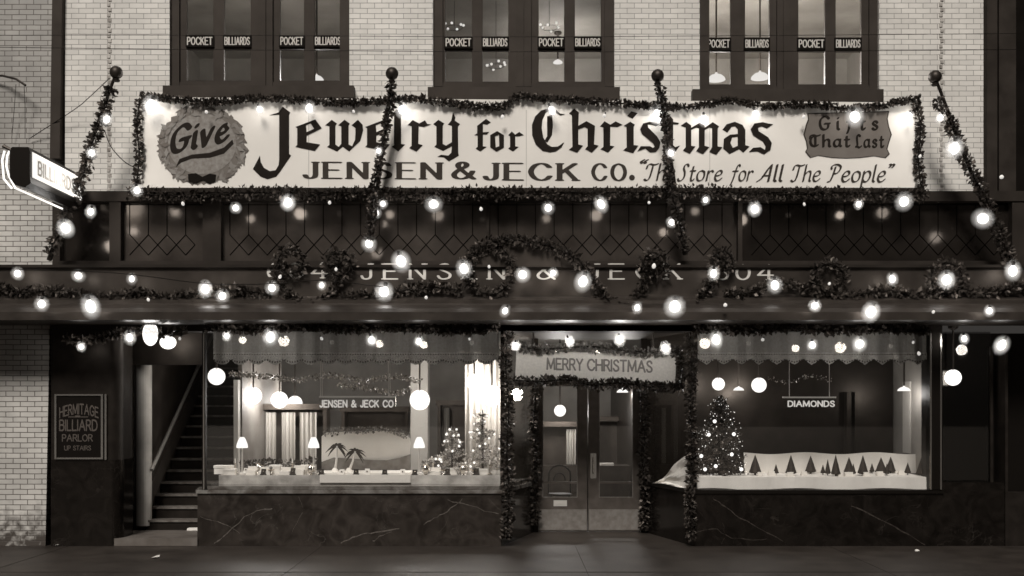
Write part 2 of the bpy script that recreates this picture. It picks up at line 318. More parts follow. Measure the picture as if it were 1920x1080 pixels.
def curve_mesh(name, loops, depth, m, parent, place):
    """loops: closed outlines in 2D, or a list of such lists (one per letter); place maps (u, v) to (x, z); the sheet stands at depth y=depth facing the street"""
    sets = loops if loops and isinstance(loops[0][0], list) else [loops]
    bm = bmesh.new()
    for n, lps in enumerate(sets):
        cu = bpy.data.curves.new(name, 'CURVE'); cu.dimensions = '2D'; cu.fill_mode = 'BOTH'; cu.extrude = .0012 + .0003 * (n % 2)
        for lp in lps:
            sp = cu.splines.new('POLY'); sp.points.add(len(lp) - 1); sp.use_cyclic_u = True
            for k, (u, v) in enumerate(lp):
                x, z = place(u, v); sp.points[k].co = (x, z, 0, 1)
        tmp = bpy.data.objects.new(name, cu); me = bpy.data.meshes.new_from_object(tmp); bm.from_mesh(me)
        bpy.data.objects.remove(tmp); bpy.data.curves.remove(cu); bpy.data.meshes.remove(me)
    me = bpy.data.meshes.new(name); bm.to_mesh(me); bm.free()
    me.transform(Matrix(((1,0,0,0),(0,0,-1,depth),(0,1,0,0),(0,0,0,1))))
    return link(name, me, m, parent)
def chars(t):
    out = []; i = 0
    while i < len(t):
        if t[i] == '{': j = t.index('}', i); out.append(t[i+1:j]); i = j + 1
        else: out.append(t[i]); i += 1
    return out
def text(name, t, x0, x1, ytop, ybase, depth, m, parent, nib=(.07, .07, 0), serif=0, serif_t=.03, gap=.2, shear=0.0, tilt=0.0, arch=0.0, wscale=None):
    """letters between pixel columns x0..x1; cap height ytop..ybase in photo pixels on the plane y=depth"""
    cs = chars(t); gl = [glyph(c, nib, serif, serif_t) for c in cs]; pen = 0; runs = []
    for c, (wd, lps) in zip(cs, gl):
        runs.append((pen, lps)); pen += wd + gap
    tot = pen - gap; kx = (x1 - x0) / tot; H = ybase - ytop
    loops = [[[(u + p, v) for u, v in lp] for lp in lps] for p, lps in runs if lps]
    def place(u, v):
        a = u / tot - .5
        px = x0 + u * kx + shear * v * H; py = ybase - v * H - tilt * u * kx + arch * (a * a * 4)
        return X(px, depth), Z(py, depth)
    return curve_mesh(name, loops, depth, m, parent, place)

# ------------------------------------------------------------------ foliage
def leaves(path, rad, per_m, size, seed, flat=1.0, twist=.9):
    q = random.Random(seed); mb = MB(); path = [Vector(p) for p in path]
    for a, b in zip(path, path[1:]):
        L = (b - a).length; t = (b - a).normalized() if L else Vector((1,0,0)); n = L * per_m * 1.5 * q.uniform(.55, 1.35)
        n = int(n) + (q.random() < n - int(n))
        for _ in range(n):
            c = a.lerp(b, q.random()); th = q.uniform(0, 2*math.pi); rr = rad * q.uniform(.1, 1) ** .6 * q.choice((1, 1, 1, 1.35))
            u = t.cross(Vector((0, 1, 0))); u = u.normalized() if u.length > .1 else Vector((1, 0, 0)); v = t.cross(u)
            o = u * math.cos(th) + v * math.sin(th) * flat
            c = c + o * rr * .75
            d = (o + t * q.uniform(-1, 1) * twist + Vector((q.uniform(-.5,.5), q.uniform(-.5,.5), q.uniform(-.5,.5)))).normalized()
            sd = d.cross(Vector((q.uniform(-1,1), q.uniform(-1,1), q.uniform(-1,1)))).normalized(); up = d.cross(sd)
            s = size * .86 * q.uniform(.55, 1.35); wd = s * q.uniform(.22, .36)
            p0, p2 = c - d * s * .4, c + d * s * .6; mid = c + d * s * .08 - up * s * .1
            n0 = len(mb.v); mb.v += [tuple(p0), tuple(mid + sd*wd + up*s*.12), tuple(p2), tuple(mid - sd*wd + up*s*.12)]
            mb.f += [(n0, n0+1, n0+2), (n0, n0+2, n0+3)]
    return mb
def leaf_object(name, mb, m, parent=None):
    me = bpy.data.meshes.new(name); me.from_pydata(mb.v, [], mb.f); return link(name, me, m, parent)
GAR = 'evergreen garlands on the shop front'
_gs = [10]
def garland(pix, rad, label, per_m=190, size=.085, m='leaf', group=GAR, wire=True, smooth=True):
    """pix: list of (px, py, depth)"""
    _gs[0] += 1
    p = catmull(pix, 5) if smooth and len(pix) > 2 else pix
    pts = [W(*q) for q in p]
    t = thing('garland', label, 'garland', pts[0], group)
    leaf_object('foliage', leaves(pts, rad, per_m, size, _gs[0]), M[m], t)
    if wire: MB().tube(pts, .012, 6).build('stem', M['black'], t)
    return t
def wreath(px, py, y, rpx, rad, label, per_m=170, size=.085):
    _gs[0] += 1
    c = W(px, py, y); rr = rpx / S
    pts = [c + Vector((rr*math.cos(a), 0, rr*math.sin(a))) for a in [2*math.pi*k/24 for k in range(25)]]
    t = thing('wreath', label, 'wreath', c - Vector((0, 0, rr)), 'evergreen wreaths on the fascia')
    leaf_object('foliage', leaves(pts, rad, per_m, size, _gs[0]), M['leaf'], t)
    MB().tube(pts, .014, 6).build('hoop', M['black'], t)

# ================================================================== GROUND
def vprism(mb, poly, z0, z1):
    n = len(poly); b = len(mb.v)
    mb.v += [(p[0], p[1], z0) for p in poly] + [(p[0], p[1], z1) for p in poly]
    mb.f.append(tuple(b + i for i in range(n))[::-1]); mb.f.append(tuple(b + n + i for i in range(n)))
    for i in range(n): mb.f.append((b + i, b + (i+1) % n, b + n + (i+1) % n, b + n + i))
    return mb
m_walk = mat('pavement_concrete', .028, .5, .3, noise=(2.4, .6, 1.35), bump=(40, .25, .01))
m_road = mat('asphalt', .03, .7, noise=(5, .7, 1.3), bump=(60, .4, .01))
structure('street', MB().box(-80, 80, -90, -4.0, -.4, -.14), m_road)
structure('pavement', MB().box(-40, 40, -3.8, 20, -.3, 0), m_walk)
structure('kerb', MB().box(-40, 40, -4.0, -3.8, -.35, .004), mat('kerb_stone', .06, .6, noise=(6, .7, 1.3)))
j = MB()
for y in (-2.35,): j.box(-30, 30, y - .005, y + .005, .001, .004)
for k in range(-5, 6): j.box(k*3.6 + .9 - .0025, k*3.6 + .9 + .0025, -3.8, -.02, .001, .0035)
structure('pavement_joint', j, mat('joint_dirt', .012, .8))

# ================================================================== UPPER BRICK BUILDING
bld = thing('brick_building', 'pale glazed brick upper storey with three wide dark billiard hall windows', 'building', (0, 0, 5.0))
zt, zb = Z(-170), Z(372)
WIN = [dict(x=(318, 655), sash=((350, 400), (420, 470), (525, 570), (590, 640)), top=-150, bot=160, sill=(305, 663, 160, 183)),
       dict(x=(812, 1152), sash=((835, 885), (905, 953), (1010, 1058), (1078, 1127)), top=-150, bot=162, sill=(802, 1162, 163, 187)),
       dict(x=(1312, 1648), sash=((1327, 1370), (1397, 1443), (1497, 1547), (1567, 1615)), top=-150, bot=167, sill=(1299, 1657, 167, 190))]
wall = MB(); cur = 122
for wd in WIN:
    wall.box(X(cur), X(wd['x'][0]), 0, .4, zb, zt)
    wall.box(X(wd['x'][0]), X(wd['x'][1]), 0, .4, zb, Z(wd['bot'] + 12)); cur = wd['x'][1]
wall.box(X(cur), X(1850), 0, .4, zb, zt)
wall.build('wall', M['brick'], bld)
for px in (206, 1766):                                  # toothed brick strip marking each end bay
    q = MB(); z = zb; k = 0
    while z < zt:
        q.box(X(px - 3 - 2*(k % 2)), X(px + 3 - 2*(k % 2)), -.012, 0.0, z + .008, z + .06); z += .0735; k += 1
    q.build('corner_strip', mat('toothed_brick', .3, .6, noise=(9, .5, 1.6)), bld)
for i, wd in enumerate(WIN):
    a, b = wd['x']; f = MB(); s = wd['sash']; t, bt = wd['top'], wd['bot']
    f.pbox(a, t, a + 18, bt, .06, .3); f.pbox(b - 18, t, b, bt, .06, .3); f.pbox(a + 18, t - 20, b - 18, t, .06, .3)
    mid0, mid1 = s[1][1] + 14, s[2][0] - 14
    f.pbox(mid0, t, mid1, bt, .055, .3); f.pbox(a + 18, bt - 6, mid0, bt + 8, .07, .3); f.pbox(mid1, bt - 6, b - 18, bt + 8, .07, .3)
    f.pbox(mid0 + 14, t, mid1 - 14, bt, .035, .055)
    win = f.build('window', M['uptrim'], bld)
    MB().pbox(wd['sill'][0], wd['sill'][2], wd['sill'][1], wd['sill'][3], -.14, .06).pbox(wd['sill'][0] + 5, wd['sill'][3], wd['sill'][1] - 5, wd['sill'][3] + 5, -.09, 0).build('sill', M['uptrim'], win)
    edges = [a + 18, (s[0][1] + s[1][0]) / 2, mid0, mid1, (s[2][1] + s[3][0]) / 2, b - 18]
    for k, (p0, p1) in enumerate(s):
        e0, e1 = (edges[k], edges[k+1]) if k < 2 else (edges[k+1], edges[k+2])
        q = MB(); q.pbox(e0, t, p0, bt - 6, .1, .16); q.pbox(p1, t, e1, bt - 6, .1, .16)
        q.pbox(p0, 66 + i*2, p1, 92 + i*2, .1, .16); q.pbox(p0, bt - 9, p1, bt - 6, .1, .16)
        q.build('sash', M['uptrim'], win)
        MB().pbox(p0, t, p1, bt - 9, .125, .13).build('pane', M['oldglass'], win)
# the billiard room seen through the panes
rm = MB(); x0, x1 = X(140), X(1840); zf, zc = Z(215), Z(-150)
rm.box(x0, x1, 6.0, 6.1, zf, zc); rm.box(x0, x1, .41, 6.0, zc, zc + .1); rm.box(x0, x1, .41, 6.0, zf - .1, zf); rm.box(x0 - .1, x0, .41, 6, zf, zc); rm.box(x1, x1 + .1, .41, 6, zf, zc)
for px in (735, 1235): rm.box(X(px) - .05, X(px) + .05, .41, 5.99, zf + .001, zc - .001)
rm.build('billiard_room', mat('billiard_room_wall', .3, .8, noise=(1.2, .7, 1.2)), bld)
ww = ['left', 'middle', 'right']; oo = ['outer left', 'inner left', 'inner right', 'outer right']
for i, wd in enumerate(WIN):
    for k, (p0, p1) in enumerate(wd['sash']):
        y0, y1 = (66 + i*2.5, 88 + i*2.5); t = 'POCKET' if k % 2 == 0 else 'BILLIARDS'
        b = MB().pbox(p0 - (-2 if i == 2 and k == 0 else 2), y0, p1 + 1, y1, .075, .1).build('window_sign', M['blackboard'])
        tag(b, 'black %s board in the %s sash of the %s upper window' % (t, oo[k], ww[i]), 'sign', 'billiard boards in the upper windows')
        text('lettering', t, p0 + 1.5, p1 - 2.5, y0 + 4, y1 - 4.5, .073, M['letter'], b, nib=(.12, .07, 0) if k % 2 == 0 else (.13, .065, 0), gap=.26)

# ================================================================== NEIGHBOURS
nb = thing('neighbour_building', 'grey brick neighbouring house front at the left edge', 'building', (-8, 0, 0))
up = MB(); up.prism([(-14, Z(330)), (X(103), Z(330)), (X(108), zt), (-14, zt)], .05, .4); up.build('upper_wall', M['brick_grey'], nb)
lo = MB(); lo.prism([(-14, 0.0), (X(84), 0.0), (X(92), Z(600)), (X(98), Z(497)), (X(101), Z(331)), (-14, Z(331))], .02, .4); lo.build('lower_wall', M['brick_low'], nb)
dp = MB(); dp.prism([(X(99), Z(300)), (X(117), Z(300)), (X(125), zt), (X(106), zt)], -.1, .06); o = dp.build('drainpipe', M['uptrim'])
tag(o, 'dark square drainpipe running down between the two brick fronts', 'drainpipe')
rb = thing('dark_building', 'dark unlit building front with shop at the right edge', 'building', (8, 0, 0))
MB().box(X(1905), 14, .1, .6, Z(372), zt).build('wall', mat('dark_stone', .005, .8, .05, noise=(2, .5, 1.6)), rb)
q = MB(); q.pbox(1851, -170, 1870, 372, -.12, .1); q.pbox(1873, -170, 1905, 372, -.05, .1); q.build('pilaster', mat('pilaster_stone', .026, .7, .1, noise=(4, .7, 1.3)), rb)
MB().box(X(1767), 14, .35, .6, 0, Z(622)).build('shop_wall', M['black'], rb)
q = MB(); q.pbox(1857, 650, 1862, 1000, .22, .34); q.pbox(1885, 640, 1890, 1024, .0, .34); q.box(X(1890), 14, .0, .34, 0, .75); q.build('shop_frame', M['wood'], rb)
q = MB().box(X(1767), X(1885), .02, .3, 0, Z(905)); q.build('bulkhead', M['marble_dark'], rb)
MB().pbox(1768, 622, 1857, 905, .25, .255).build('shop_glass', glass('dark_shop_glass', .6), rb)

# ================================================================== SHOP FRONT
shop = thing('jewelry_shop', 'dark metal jewellery shop front with lettered fascia and two lit windows', 'shop front', (0, 0, 0))
f = MB()
for a, b in ((98, 112), (205, 226), (380, 414), (1384, 1392), (1898, 2150)): f.pbox(a, 377, b, 489, -.12, .1)
f.pbox(912, 377, 917, 489, -.08, .1)
f.pbox(98, 358, 2150, 377, -.14, .1); f.pbox(98, 489, 2150, 500, -.13, .1)
f.build('transom_frame', mat('transom_paint', .02, .6, .15, noise=(3, .75, 1.25)), shop)
for a, b in ((112, 205), (226, 380), (414, 912), (917, 1384), (1392, 1898)):
    p = MB().pbox(a, 376, b, 490, .0, .04).build('transom_pane', M['leadglass'] if 200 < a < 1300 else M['darkglass'], shop)
    L = MB(); yy = -.006; x = a + 17
    def ln(p0, p1): L.tube([W(p0[0], p0[1], yy), W(p1[0], p1[1], yy)], .005, 5)
    if b - a > 120:
        while x < b - 4:
            ln((x, 378), (x, 440)); 
            for sgn in (-1, 1):
                if a < x + sgn*17.5 < b:
                    ln((x, 440), (x + sgn*17.5, 459)); ln((x + sgn*17.5, 459), (x, 478))
            x += 35
        ln((a, 384), (b, 384)); L.build('lead_came', M['lead'], p)
# fascia, moulded cornice (profile in y, z run along the front), soffit
xl, xr = -9.5, 9.5
def run(prof, x0, x1):
    mb = MB(); n = len(prof)
    mb.v = [(x0, y, z) for y, z in prof] + [(x1, y, z) for y, z in prof]
    mb.f = [tuple(range(n)), tuple(range(n, 2*n))[::-1]] + [(i, n + i, n + (i+1) % n, (i+1) % n) for i in range(n)]
    return mb
yF = -.35
run([(.1, Z(500, yF)), (yF, Z(500, yF)), (yF, Z(556, yF)), (.1, Z(556, yF))], xl, xr).build('fascia', M['bronze'], shop)
run([(yF + .1, Z(497, yF)), (yF - .05, Z(497, yF)), (yF - .05, Z(502, yF)), (yF, Z(506, yF)), (yF + .1, Z(506, yF))], xl, xr).build('fascia_moulding', M['trim'], shop)
pr = [(.1, Z(552, yF)), (yF - .03, Z(551, yF - .03)), (yF - .03, Z(556, yF)), (yF - .12, Z(560, yF)), (-.55, Z(563, -.55)), (-.55, Z(569, -.55)), (-.68, Z(572, -.68)),
      (-.80, Z(578, -.8)), (-.86, Z(585, -.86)), (-.86, Z(588, -.86)), (-.92, Z(588, -.92)), (-.92, Z(600, -.92)), (.1, Z(600, -.92))]
run(pr, xl, xr).build('cornice', M['bronze'], shop)
zs = Z(600, -.92)
run([(.0, zs), (.0, Z(621)), (.4, Z(621)), (.4, zs)], X(95), X(1767)).build('frieze', M['black'], shop)
ped = [(893, 500), (893, 476), (905, 462), (935, 452), (975, 448), (1015, 452), (1042, 462), (1052, 476), (1052, 500)]
MB().prism([(X(a, -.42), Z(b, -.42)) for a, b in ped], -.42, -.13).build('pediment', M['bronze'], shop)
text('lettering', '604', 503, 612, 493, 521, yF - .003, M['letter'], shop, nib=(.065, .045, 0), serif=.12, serif_t=.03, gap=.42)
text('lettering', 'JENSEN & JECK', 678, 1275, 495, 523, yF - .003, M['letter'], shop, nib=(.065, .045, 0), serif=.12, serif_t=.03, gap=.62)
text('lettering', '604', 1342, 1448, 497, 524, yF - .003, M['letter'], shop, nib=(.065, .045, 0), serif=.12, serif_t=.03, gap=.42)
# marble bulkheads with splayed sides to the doors
yd = 1.7; zk = Z(925); jl, jr = X(1003, yd), X(1207, yd)
vprism(MB(), [(X(370), 0), (X(940), 0), (jl, yd), (X(445, yd), yd), (X(375, .5), .5)], 0, zk).build('bulkhead', M['marble'], shop)
vprism(MB(), [(X(1300), 0), (X(1767), 0), (X(1767), yd), (jr, yd)], 0, zk).build('bulkhead', M['marble_dark'], shop)
vprism(MB(), [(X(368), -.03), (X(942), -.03), (jl + .02, yd), (X(445, yd), yd), (X(372, .5), .5)], zk, zk + .05).build('ledge', M['ledge'], shop)
vprism(MB(), [(X(1298), -.03), (X(1769), -.03), (X(1769), yd), (jr - .02, yd)], zk, zk + .05).build('ledge', M['black'], shop)
def veins(parent, lines, y, m):
    mb = MB()
    for pts, wd in lines:
        p = catmull(pts, 4); p = [(a + rnd.uniform(-2, 2), b + rnd.uniform(-1.6, 1.6)) for a, b in p]
        for (a, b), (c, d) in zip(p, p[1:]):
            w0 = wd * rnd.uniform(.3, 1.2); mb.face([W(a, b - w0, y), W(c, d - w0 * .8, y), W(c, d + w0 * .8, y), W(a, b + w0, y)])
    mb.build('vein', m, parent)
bk1, bk2 = [o for o in shop.children if o.name.startswith('bulkhead')]
m_vein = mat('pale_vein', .1, .3, noise=(30, .35, 1.3)); m_vein2 = mat('dim_vein', .04, .3, noise=(30, .35, 1.3))
veins(bk1, [([(402,1020),(428,1000),(470,962),(512,955)], 1.5), ([(640,1018),(670,1004),(705,998),(748,991)], 1.3), ([(795,984),(815,972),(838,958),(868,936)], 1.2), ([(375,970),(420,982),(452,1002)], .8), ([(840,938),(880,948),(935,965)], .8), ([(560,930),(566,960),(548,1000)], .6), ([(700,1015),(712,1005),(735,996)], .8)], -.0015, m_vein)
veins(bk2, [([(1335,932),(1362,952),(1400,978),(1470,1014)], 1.3), ([(1598,948),(1640,968),(1690,995),(1735,1022)], 1.3), ([(1355,975),(1358,1000),(1352,1026)], .8), ([(1305,1000),(1340,990),(1372,1008),(1440,1012)], .7)], -.0015, m_vein2)
# pillars, posts and glass
q = MB(); q.pbox(1745, 621, 1767, 918, -.04, .3); q.build('pillar', M['black'], shop)
q = MB(); q.pbox(1744, 625, 1747, 918, -.05, -.041); q.pbox(1763, 625, 1766, 918, -.05, -.041); q.build('pillar_strip', M['brass'], shop)
for a, b in ((379, 385), (938, 946), (1298, 1306)):
    MB().pbox(a, 621, b, 918, -.01, .07).build('window_post', M['trim'], shop)
MB().pbox(381, 625, 383, 918, -.018, -.0105).build('post_strip', M['brass'], shop)
MB().pbox(385, 621, 938, 918, .03, .036).build('window_glass', M['glass'], shop)
MB().pbox(1306, 621, 1745, 918, .03, .036).build('window_glass', M['glass'], shop)
def splay(x0, y0, x1, y1, z0, z1, th=.006):
    d = Vector((x1-x0, y1-y0)).normalized(); n = Vector((-d.y, d.x)) * th
    return vprism(MB(), [(x0, y0), (x1, y1), (x1+n.x, y1+n.y), (x0+n.x, y0+n.y)], z0, z1)
splay(X(946), .08, jl - .04, yd - .06, zk + .05, Z(621)).build('side_glass', M['glass'], shop)
splay(X(1298), .08, jr + .04, yd - .06, zk + .05, Z(621)).build('side_glass', M['glass'], shop)
for xx in (jl, jr):
    MB().box(xx - .05, xx + .05, yd - .06, yd + .1, 0.0, Z(621)).build('door_post', M['wood'], shop)
# entrance ceiling and door head
zcl = Z(621)
vprism(MB(), [(X(940), .0), (X(1300), .0), (jr + .1, yd + .2), (jl - .1, yd + .2)], zcl + .001, zcl + .1).build('entrance_ceiling', M['dark_in'], shop)
zdt = 2.45
MB().box(jl + .05, jr - .05, yd, yd + .08, zdt, zdt + .12).build('door_head', M['wood'], shop)
MB().box(jl + .05, jr - .05, yd + .03, yd + .036, zdt + .12, zcl).build('fanlight', M['glass'], shop)
xm = X(1102, yd)
for side, (a, b) in enumerate(((jl + .055, xm - .008), (xm + .008, jr - .055))):
    k = (D + yd) / D; g0, g1 = (X(1017, yd), X(1083, yd)) if side == 0 else (X(1123, yd), X(1187, yd)); gz0, gz1 = Z(933, yd), 2.3
    q = MB(); q.box(a, g0, yd, yd + .05, .01, zdt - .01); q.box(g1, b, yd, yd + .05, .01, zdt - .01); q.box(g0, g1, yd, yd + .05, .01, gz0); q.box(g0, g1, yd, yd + .05, gz1, zdt - .01)
    q.box(g0, g1, yd + .012, yd + .038, gz0 + .22, gz0 + .25)
    d = q.build('door', M['doorwood'], shop)
    MB().box(g0, g1, yd + .022, yd + .027, gz0, gz1).build('door_glass', M['glass'], d)
    e = MB(); t = .012
    e.box(g0, g0 + t, yd - .006, yd + .01, gz0, gz1); e.box(g1 - t, g1, yd - .006, yd + .01, gz0, gz1); e.box(g0 + t, g1 - t, yd - .006, yd + .01, gz0, gz0 + t); e.build('glazing_bead', M['plate'], d)
    MB().box(a + .01, b - .01, yd - .012, yd, .03, Z(955, yd)).build('kick_plate', M['plate'], d)
    if side: 
        h = MB().box(X(1107, yd), X(1118, yd), yd - .012, yd, Z(897, yd), Z(850, yd)); h.tube([(X(1112, yd), yd - .05, Z(888, yd)), (X(1112, yd), yd - .05, Z(858, yd))], .012, 8)
        for zz in (862, 884): h.tube([(X(1112, yd), yd - .05, Z(zz, yd)), (X(1112, yd), yd - .01, Z(zz, yd))], .009, 6)
        h.build('handle_plate', M['brass'], d)
    else: 
        h = MB().box(X(1038, yd), X(1063, yd), yd - .01, yd, Z(949, yd), Z(938, yd)); h.box(X(1041, yd), X(1060, yd), yd - .016, yd - .01, Z(945, yd), Z(942, yd)); h.build('mail_slot', M['letter'], d)
# shop room
room = MB(); zc2 = 3.35
room.box(-7.2, 7.2, 8.0, 8.1, 0, zc2); room.box(X(1767) + .01, X(1767) + .11, .41, 8, 0, zc2); room.box(-7.3, -7.2, 1.0, 8, 0, zc2)
room.build('room_wall', M['interior'], shop)
MB().box(-7.2, 7.2, .41, 8, zc2, zc2 + .1).build('room_ceiling', mat('room_ceiling', .35, .8), shop)
MB().box(-5.4, 6, yd + .11, 8, .001, .012).build('room_floor', M['wood'], shop)
q = MB(); q.box(jr + .06, X(1767), 1.95, 2.05, 0, zc2); q.box(jr + .06, jr + .12, 2.05, 7.9, 0, zc2)
for a, b in ((1588, 1596), (1603, 1613)): q.pbox(a, 735, b, 900, 1.8, 1.95)
q.build('window_back', mat('black_panelling', .014, .35, .3, noise=(4, .6, 1.4)), shop)
q = MB(); q.pbox(1706, 715, 1724, 850, 1.2, 1.5); q.pbox(1728, 715, 1746, 850, 1.2, 1.5); q.build('window_pilaster', M['curtain'], shop)
# display floors
vprism(MB(), [(X(388), .05), (X(936), .05), (jl - .1, yd - .1), (X(420, yd), yd - .1)], zk + .0505, Z(912)).build('display_floor', M['ledge'], shop)
q = MB(); q.box(X(412, .5), X(938, .5), .45, 1.62, zk + .06, Z(891, .45)); q.build('display_step', mat('pale_polished_stone', .5, .12, noise=(4, .5, 1.3)), shop)
q = MB(); q.box(X(600, .44), X(770, .44), .42, .45, Z(905, .43), Z(890, .43)); q.build('step_cloth', M['white'], shop)

# ------------------------------------------------------------------ valances behind the glass
def valance(x0, x1, label, y=.12, pointed=False):
    t = thing('valance', label, 'valance', W((x0 + x1)/2, 650, y), 'scalloped valances in the shop windows')
    mb = MB(); n = int((x1 - x0) / 5); base = []
    for i in range(n + 1):
        px = x0 + (x1 - x0) * i / n; fy = y + .025 * math.sin(px * .19)
        base.append((px, fy))
    for (a, ya), (b, yb) in zip(base, base[1:]): mb.face([W(a, 618, ya), W(b, 618, yb), W(b, 662, yb), W(a, 662, ya)])
    mb.build('cloth', M['valance'], t, smooth=True)
    lc = MB(); per = 33.0; m = int((x1 - x0) / 2.0); pts = []
    for i in range(m + 1):
        px = x0 + (x1 - x0) * i / m; ph = ((px - x0) / per) % 1
        dp = (abs(ph - .5) * 2) if pointed else 1 - abs(math.sin(math.pi * ph)) ** .7
        pts.append((px, 684 - 11 * dp + rnd.uniform(-.8, .8)))
    for (a, da), (b, db) in zip(pts, pts[1:]):
        ya, yb = y - .012 + .025 * math.sin(a * .19), y - .012 + .025 * math.sin(b * .19)
        lc.face([W(a, 661, ya), W(b, 661, yb), W(b, db, yb), W(a, da, ya)])
    lc.build('lace_edge', M['lace'], t)
    ey = MB(); px = x0
    while px < x1 - per / 2:                       # openwork of the lace: a row of eyelets and an arc in every scallop
        for k in range(7):
            a = px + per * (k + .5) / 7; yy = y - .016 + .025 * math.sin(a * .19)
            ey.face([W(a - 1.3, 664.5, yy), W(a, 663, yy), W(a + 1.3, 664.5, yy), W(a, 666, yy)])
            d_ = 674 + (5 * math.sin(math.pi * (k + .5) / 7) if not pointed else 5 * (1 - abs((k + .5) / 7 - .5) * 2))
            ey.face([W(a - 1.7, d_, yy), W(a, d_ - 1.9, yy), W(a + 1.7, d_, yy), W(a, d_ + 1.9, yy)])
        px += per
    ey.build('eyelet_pattern', M['dark_in'], t)
valance(400, 937, 'grey window valance with rounded lace scallops over the bright left window')
valance(1308, 1744, 'grey window valance with pointed lace scallops over the dark right window', pointed=True)

# ================================================================== STAIRCASE TO THE BILLIARD PARLOR
st = thing('staircase', 'dark wooden staircase rising inside the left doorway with pale nosings', 'staircase', (X(320, 1), 1.0, 0))
xa, xb = X(272, 1.0), X(447, 1.95) - .005
MB().box(X(205), X(372), .0, 1.0, .003, .11).build('doorstep', mat('doorstep_stone', .1, .6, noise=(5, .7, 1.25)), st)
for k in range(15):
    y = 1.0 + k * .25; z = .11 + .174 * (k + 1) - .02
    s = MB().box(xa, xb, y, y + .27, 0 if k == 0 else z - .36, z - .035).build('step', M['wood'], st)
    MB().box(xa, xb, y - .025, y + .27, z - .03, z).build('nosing', mat('worn_tread', .11, .5, noise=(9, .5, 1.5)) if k == 0 else bpy.data.materials['worn_tread'], s)
q = MB(); th = .174 / .25                     # plastered side wall, dark skirting board along the slope, rail
q.box(xa - .25, xa - .03, 1.25, 6, 0, 4.2); q.build('side_wall', M['dark_in'], st)
q = MB()
b0 = len(q.v); ys = (1.0, 4.7)
q.v += [(xa - .03, ys[0], .3), (xa - .03, ys[1], .3 + 3.7*th), (xa - .03, ys[1], .62 + 3.7*th), (xa - .03, ys[0], .62), (xa + .01, ys[0], .3), (xa + .01, ys[1], .3 + 3.7*th), (xa + .01, ys[1], .62 + 3.7*th), (xa + .01, ys[0], .62)]
q.f += [tuple(b0 + i for i in f_) for f_ in ((0,1,2,3), (7,6,5,4), (0,4,5,1), (1,5,6,2), (2,6,7,3), (3,7,4,0))]
q.build('stringer', M['doorwood'], st)
hr = MB(); hr.tube([(xa + .1, 1.0, 1.02), (xa + .1, 4.7, 1.02 + 3.7*th)], .028, 10)
hr.build('handrail', mat('rail_wood', .3, .3), st)
q = MB().tube([W(270, 985, 1.05), W(270, 685, 1.05)], .115, 20); q.build('newel_column', M['plaster'], st)
q = MB().pbox(222, 600, 381, 684, .76, .84); q.build('lintel', M['wood'], st)
q = MB(); q.box(X(447, 1.95), X(447, 1.95) + .06, 1.95, 4.84, .0, 3.34); q.build('shop_side_wall', mat('dim_plaster', .16, .7, noise=(2, .7, 1.3)), st)
q = MB(); q.box(xa - .25, xb, 4.85, 4.95, 0, 4.2); q.build('landing_wall', M['dark_in'], st)

# panelled pier left of the staircase with the parlor sign
pier = thing('door_pier', 'dark rounded pier with black marble base beside the staircase door', 'pier', (X(150), 0, 0))
pts = [(X(96), .0), (X(205), .0)] + [(X(205) + .15 * math.sin(a), .16 - .16 * math.cos(a)) for a in [math.pi/2 * k/8 for k in range(1, 9)]] + [(X(205) + .15, .5), (X(96), .5)]
pm = vprism(MB(), pts, Z(862), Z(621)).build('shaft', M['wood'], pier, smooth=True)
pts2 = [(p[0] + (.012 if p[0] > X(200) else 0), p[1] - .012) for p in pts]
vprism(MB(), pts2, 0, Z(862)).build('base', M['marble_dark'], pier, smooth=True)
sg = thing('wall_sign', 'black HERMITAGE BILLIARD PARLOR wall sign in a thin brass frame', 'sign', W(150, 858, -.02))
MB().pbox(104, 742, 192, 858, -.03, -.002).build('board', M['blackboard'], sg)
q = MB(); q.pbox(102, 739, 105.5, 861, -.05, -.031); q.pbox(189, 739, 193, 861, -.05, -.031); q.pbox(105.5, 739, 189, 742, -.045, -.031); q.pbox(105.5, 858, 189, 861, -.045, -.031); q.build('frame', M['brass'], sg)
MB().pbox(196, 739, 199.5, 862, -.04, -.002).build('side_strip', M['brass'], sg)
nb_ = dict(nib=(.08, .08, 0), gap=.22)
text('lettering', 'HERMITAGE', 112, 184, 758, 776, -.033, M['letter_dim'], sg, arch=7, **nb_)
text('lettering', 'BILLIARD', 112, 182, 788, 807, -.033, M['letter_dim'], sg, **nb_)
text('lettering', 'PARLOR', 117, 173, 815, 827, -.033, M['letter_dim'], sg, **nb_)
text('lettering', 'UP STAIRS', 121, 170, 836, 844, -.033, M['letter_dim'], sg, **nb_)
q = MB().pbox(128, 781, 165, 782.5, -.034, -.0305); q.pbox(141, 779, 150, 781, -.034, -.0305); q.build('rule', M['letter_dim'], sg)
dp2 = thing('door_plate', 'narrow framed glass panel in the stair doorway jamb', 'panel', W(233, 862, .5))
MB().pbox(222, 690, 246, 862, .55, .6).build('panel', M['black'], dp2)
q = MB(); q.pbox(222, 748, 225, 862, .53, .549); q.pbox(243, 695, 246, 862, .53, .549); q.pbox(225, 848, 243, 851, .53, .549); q.build('frame', M['brass'], dp2)

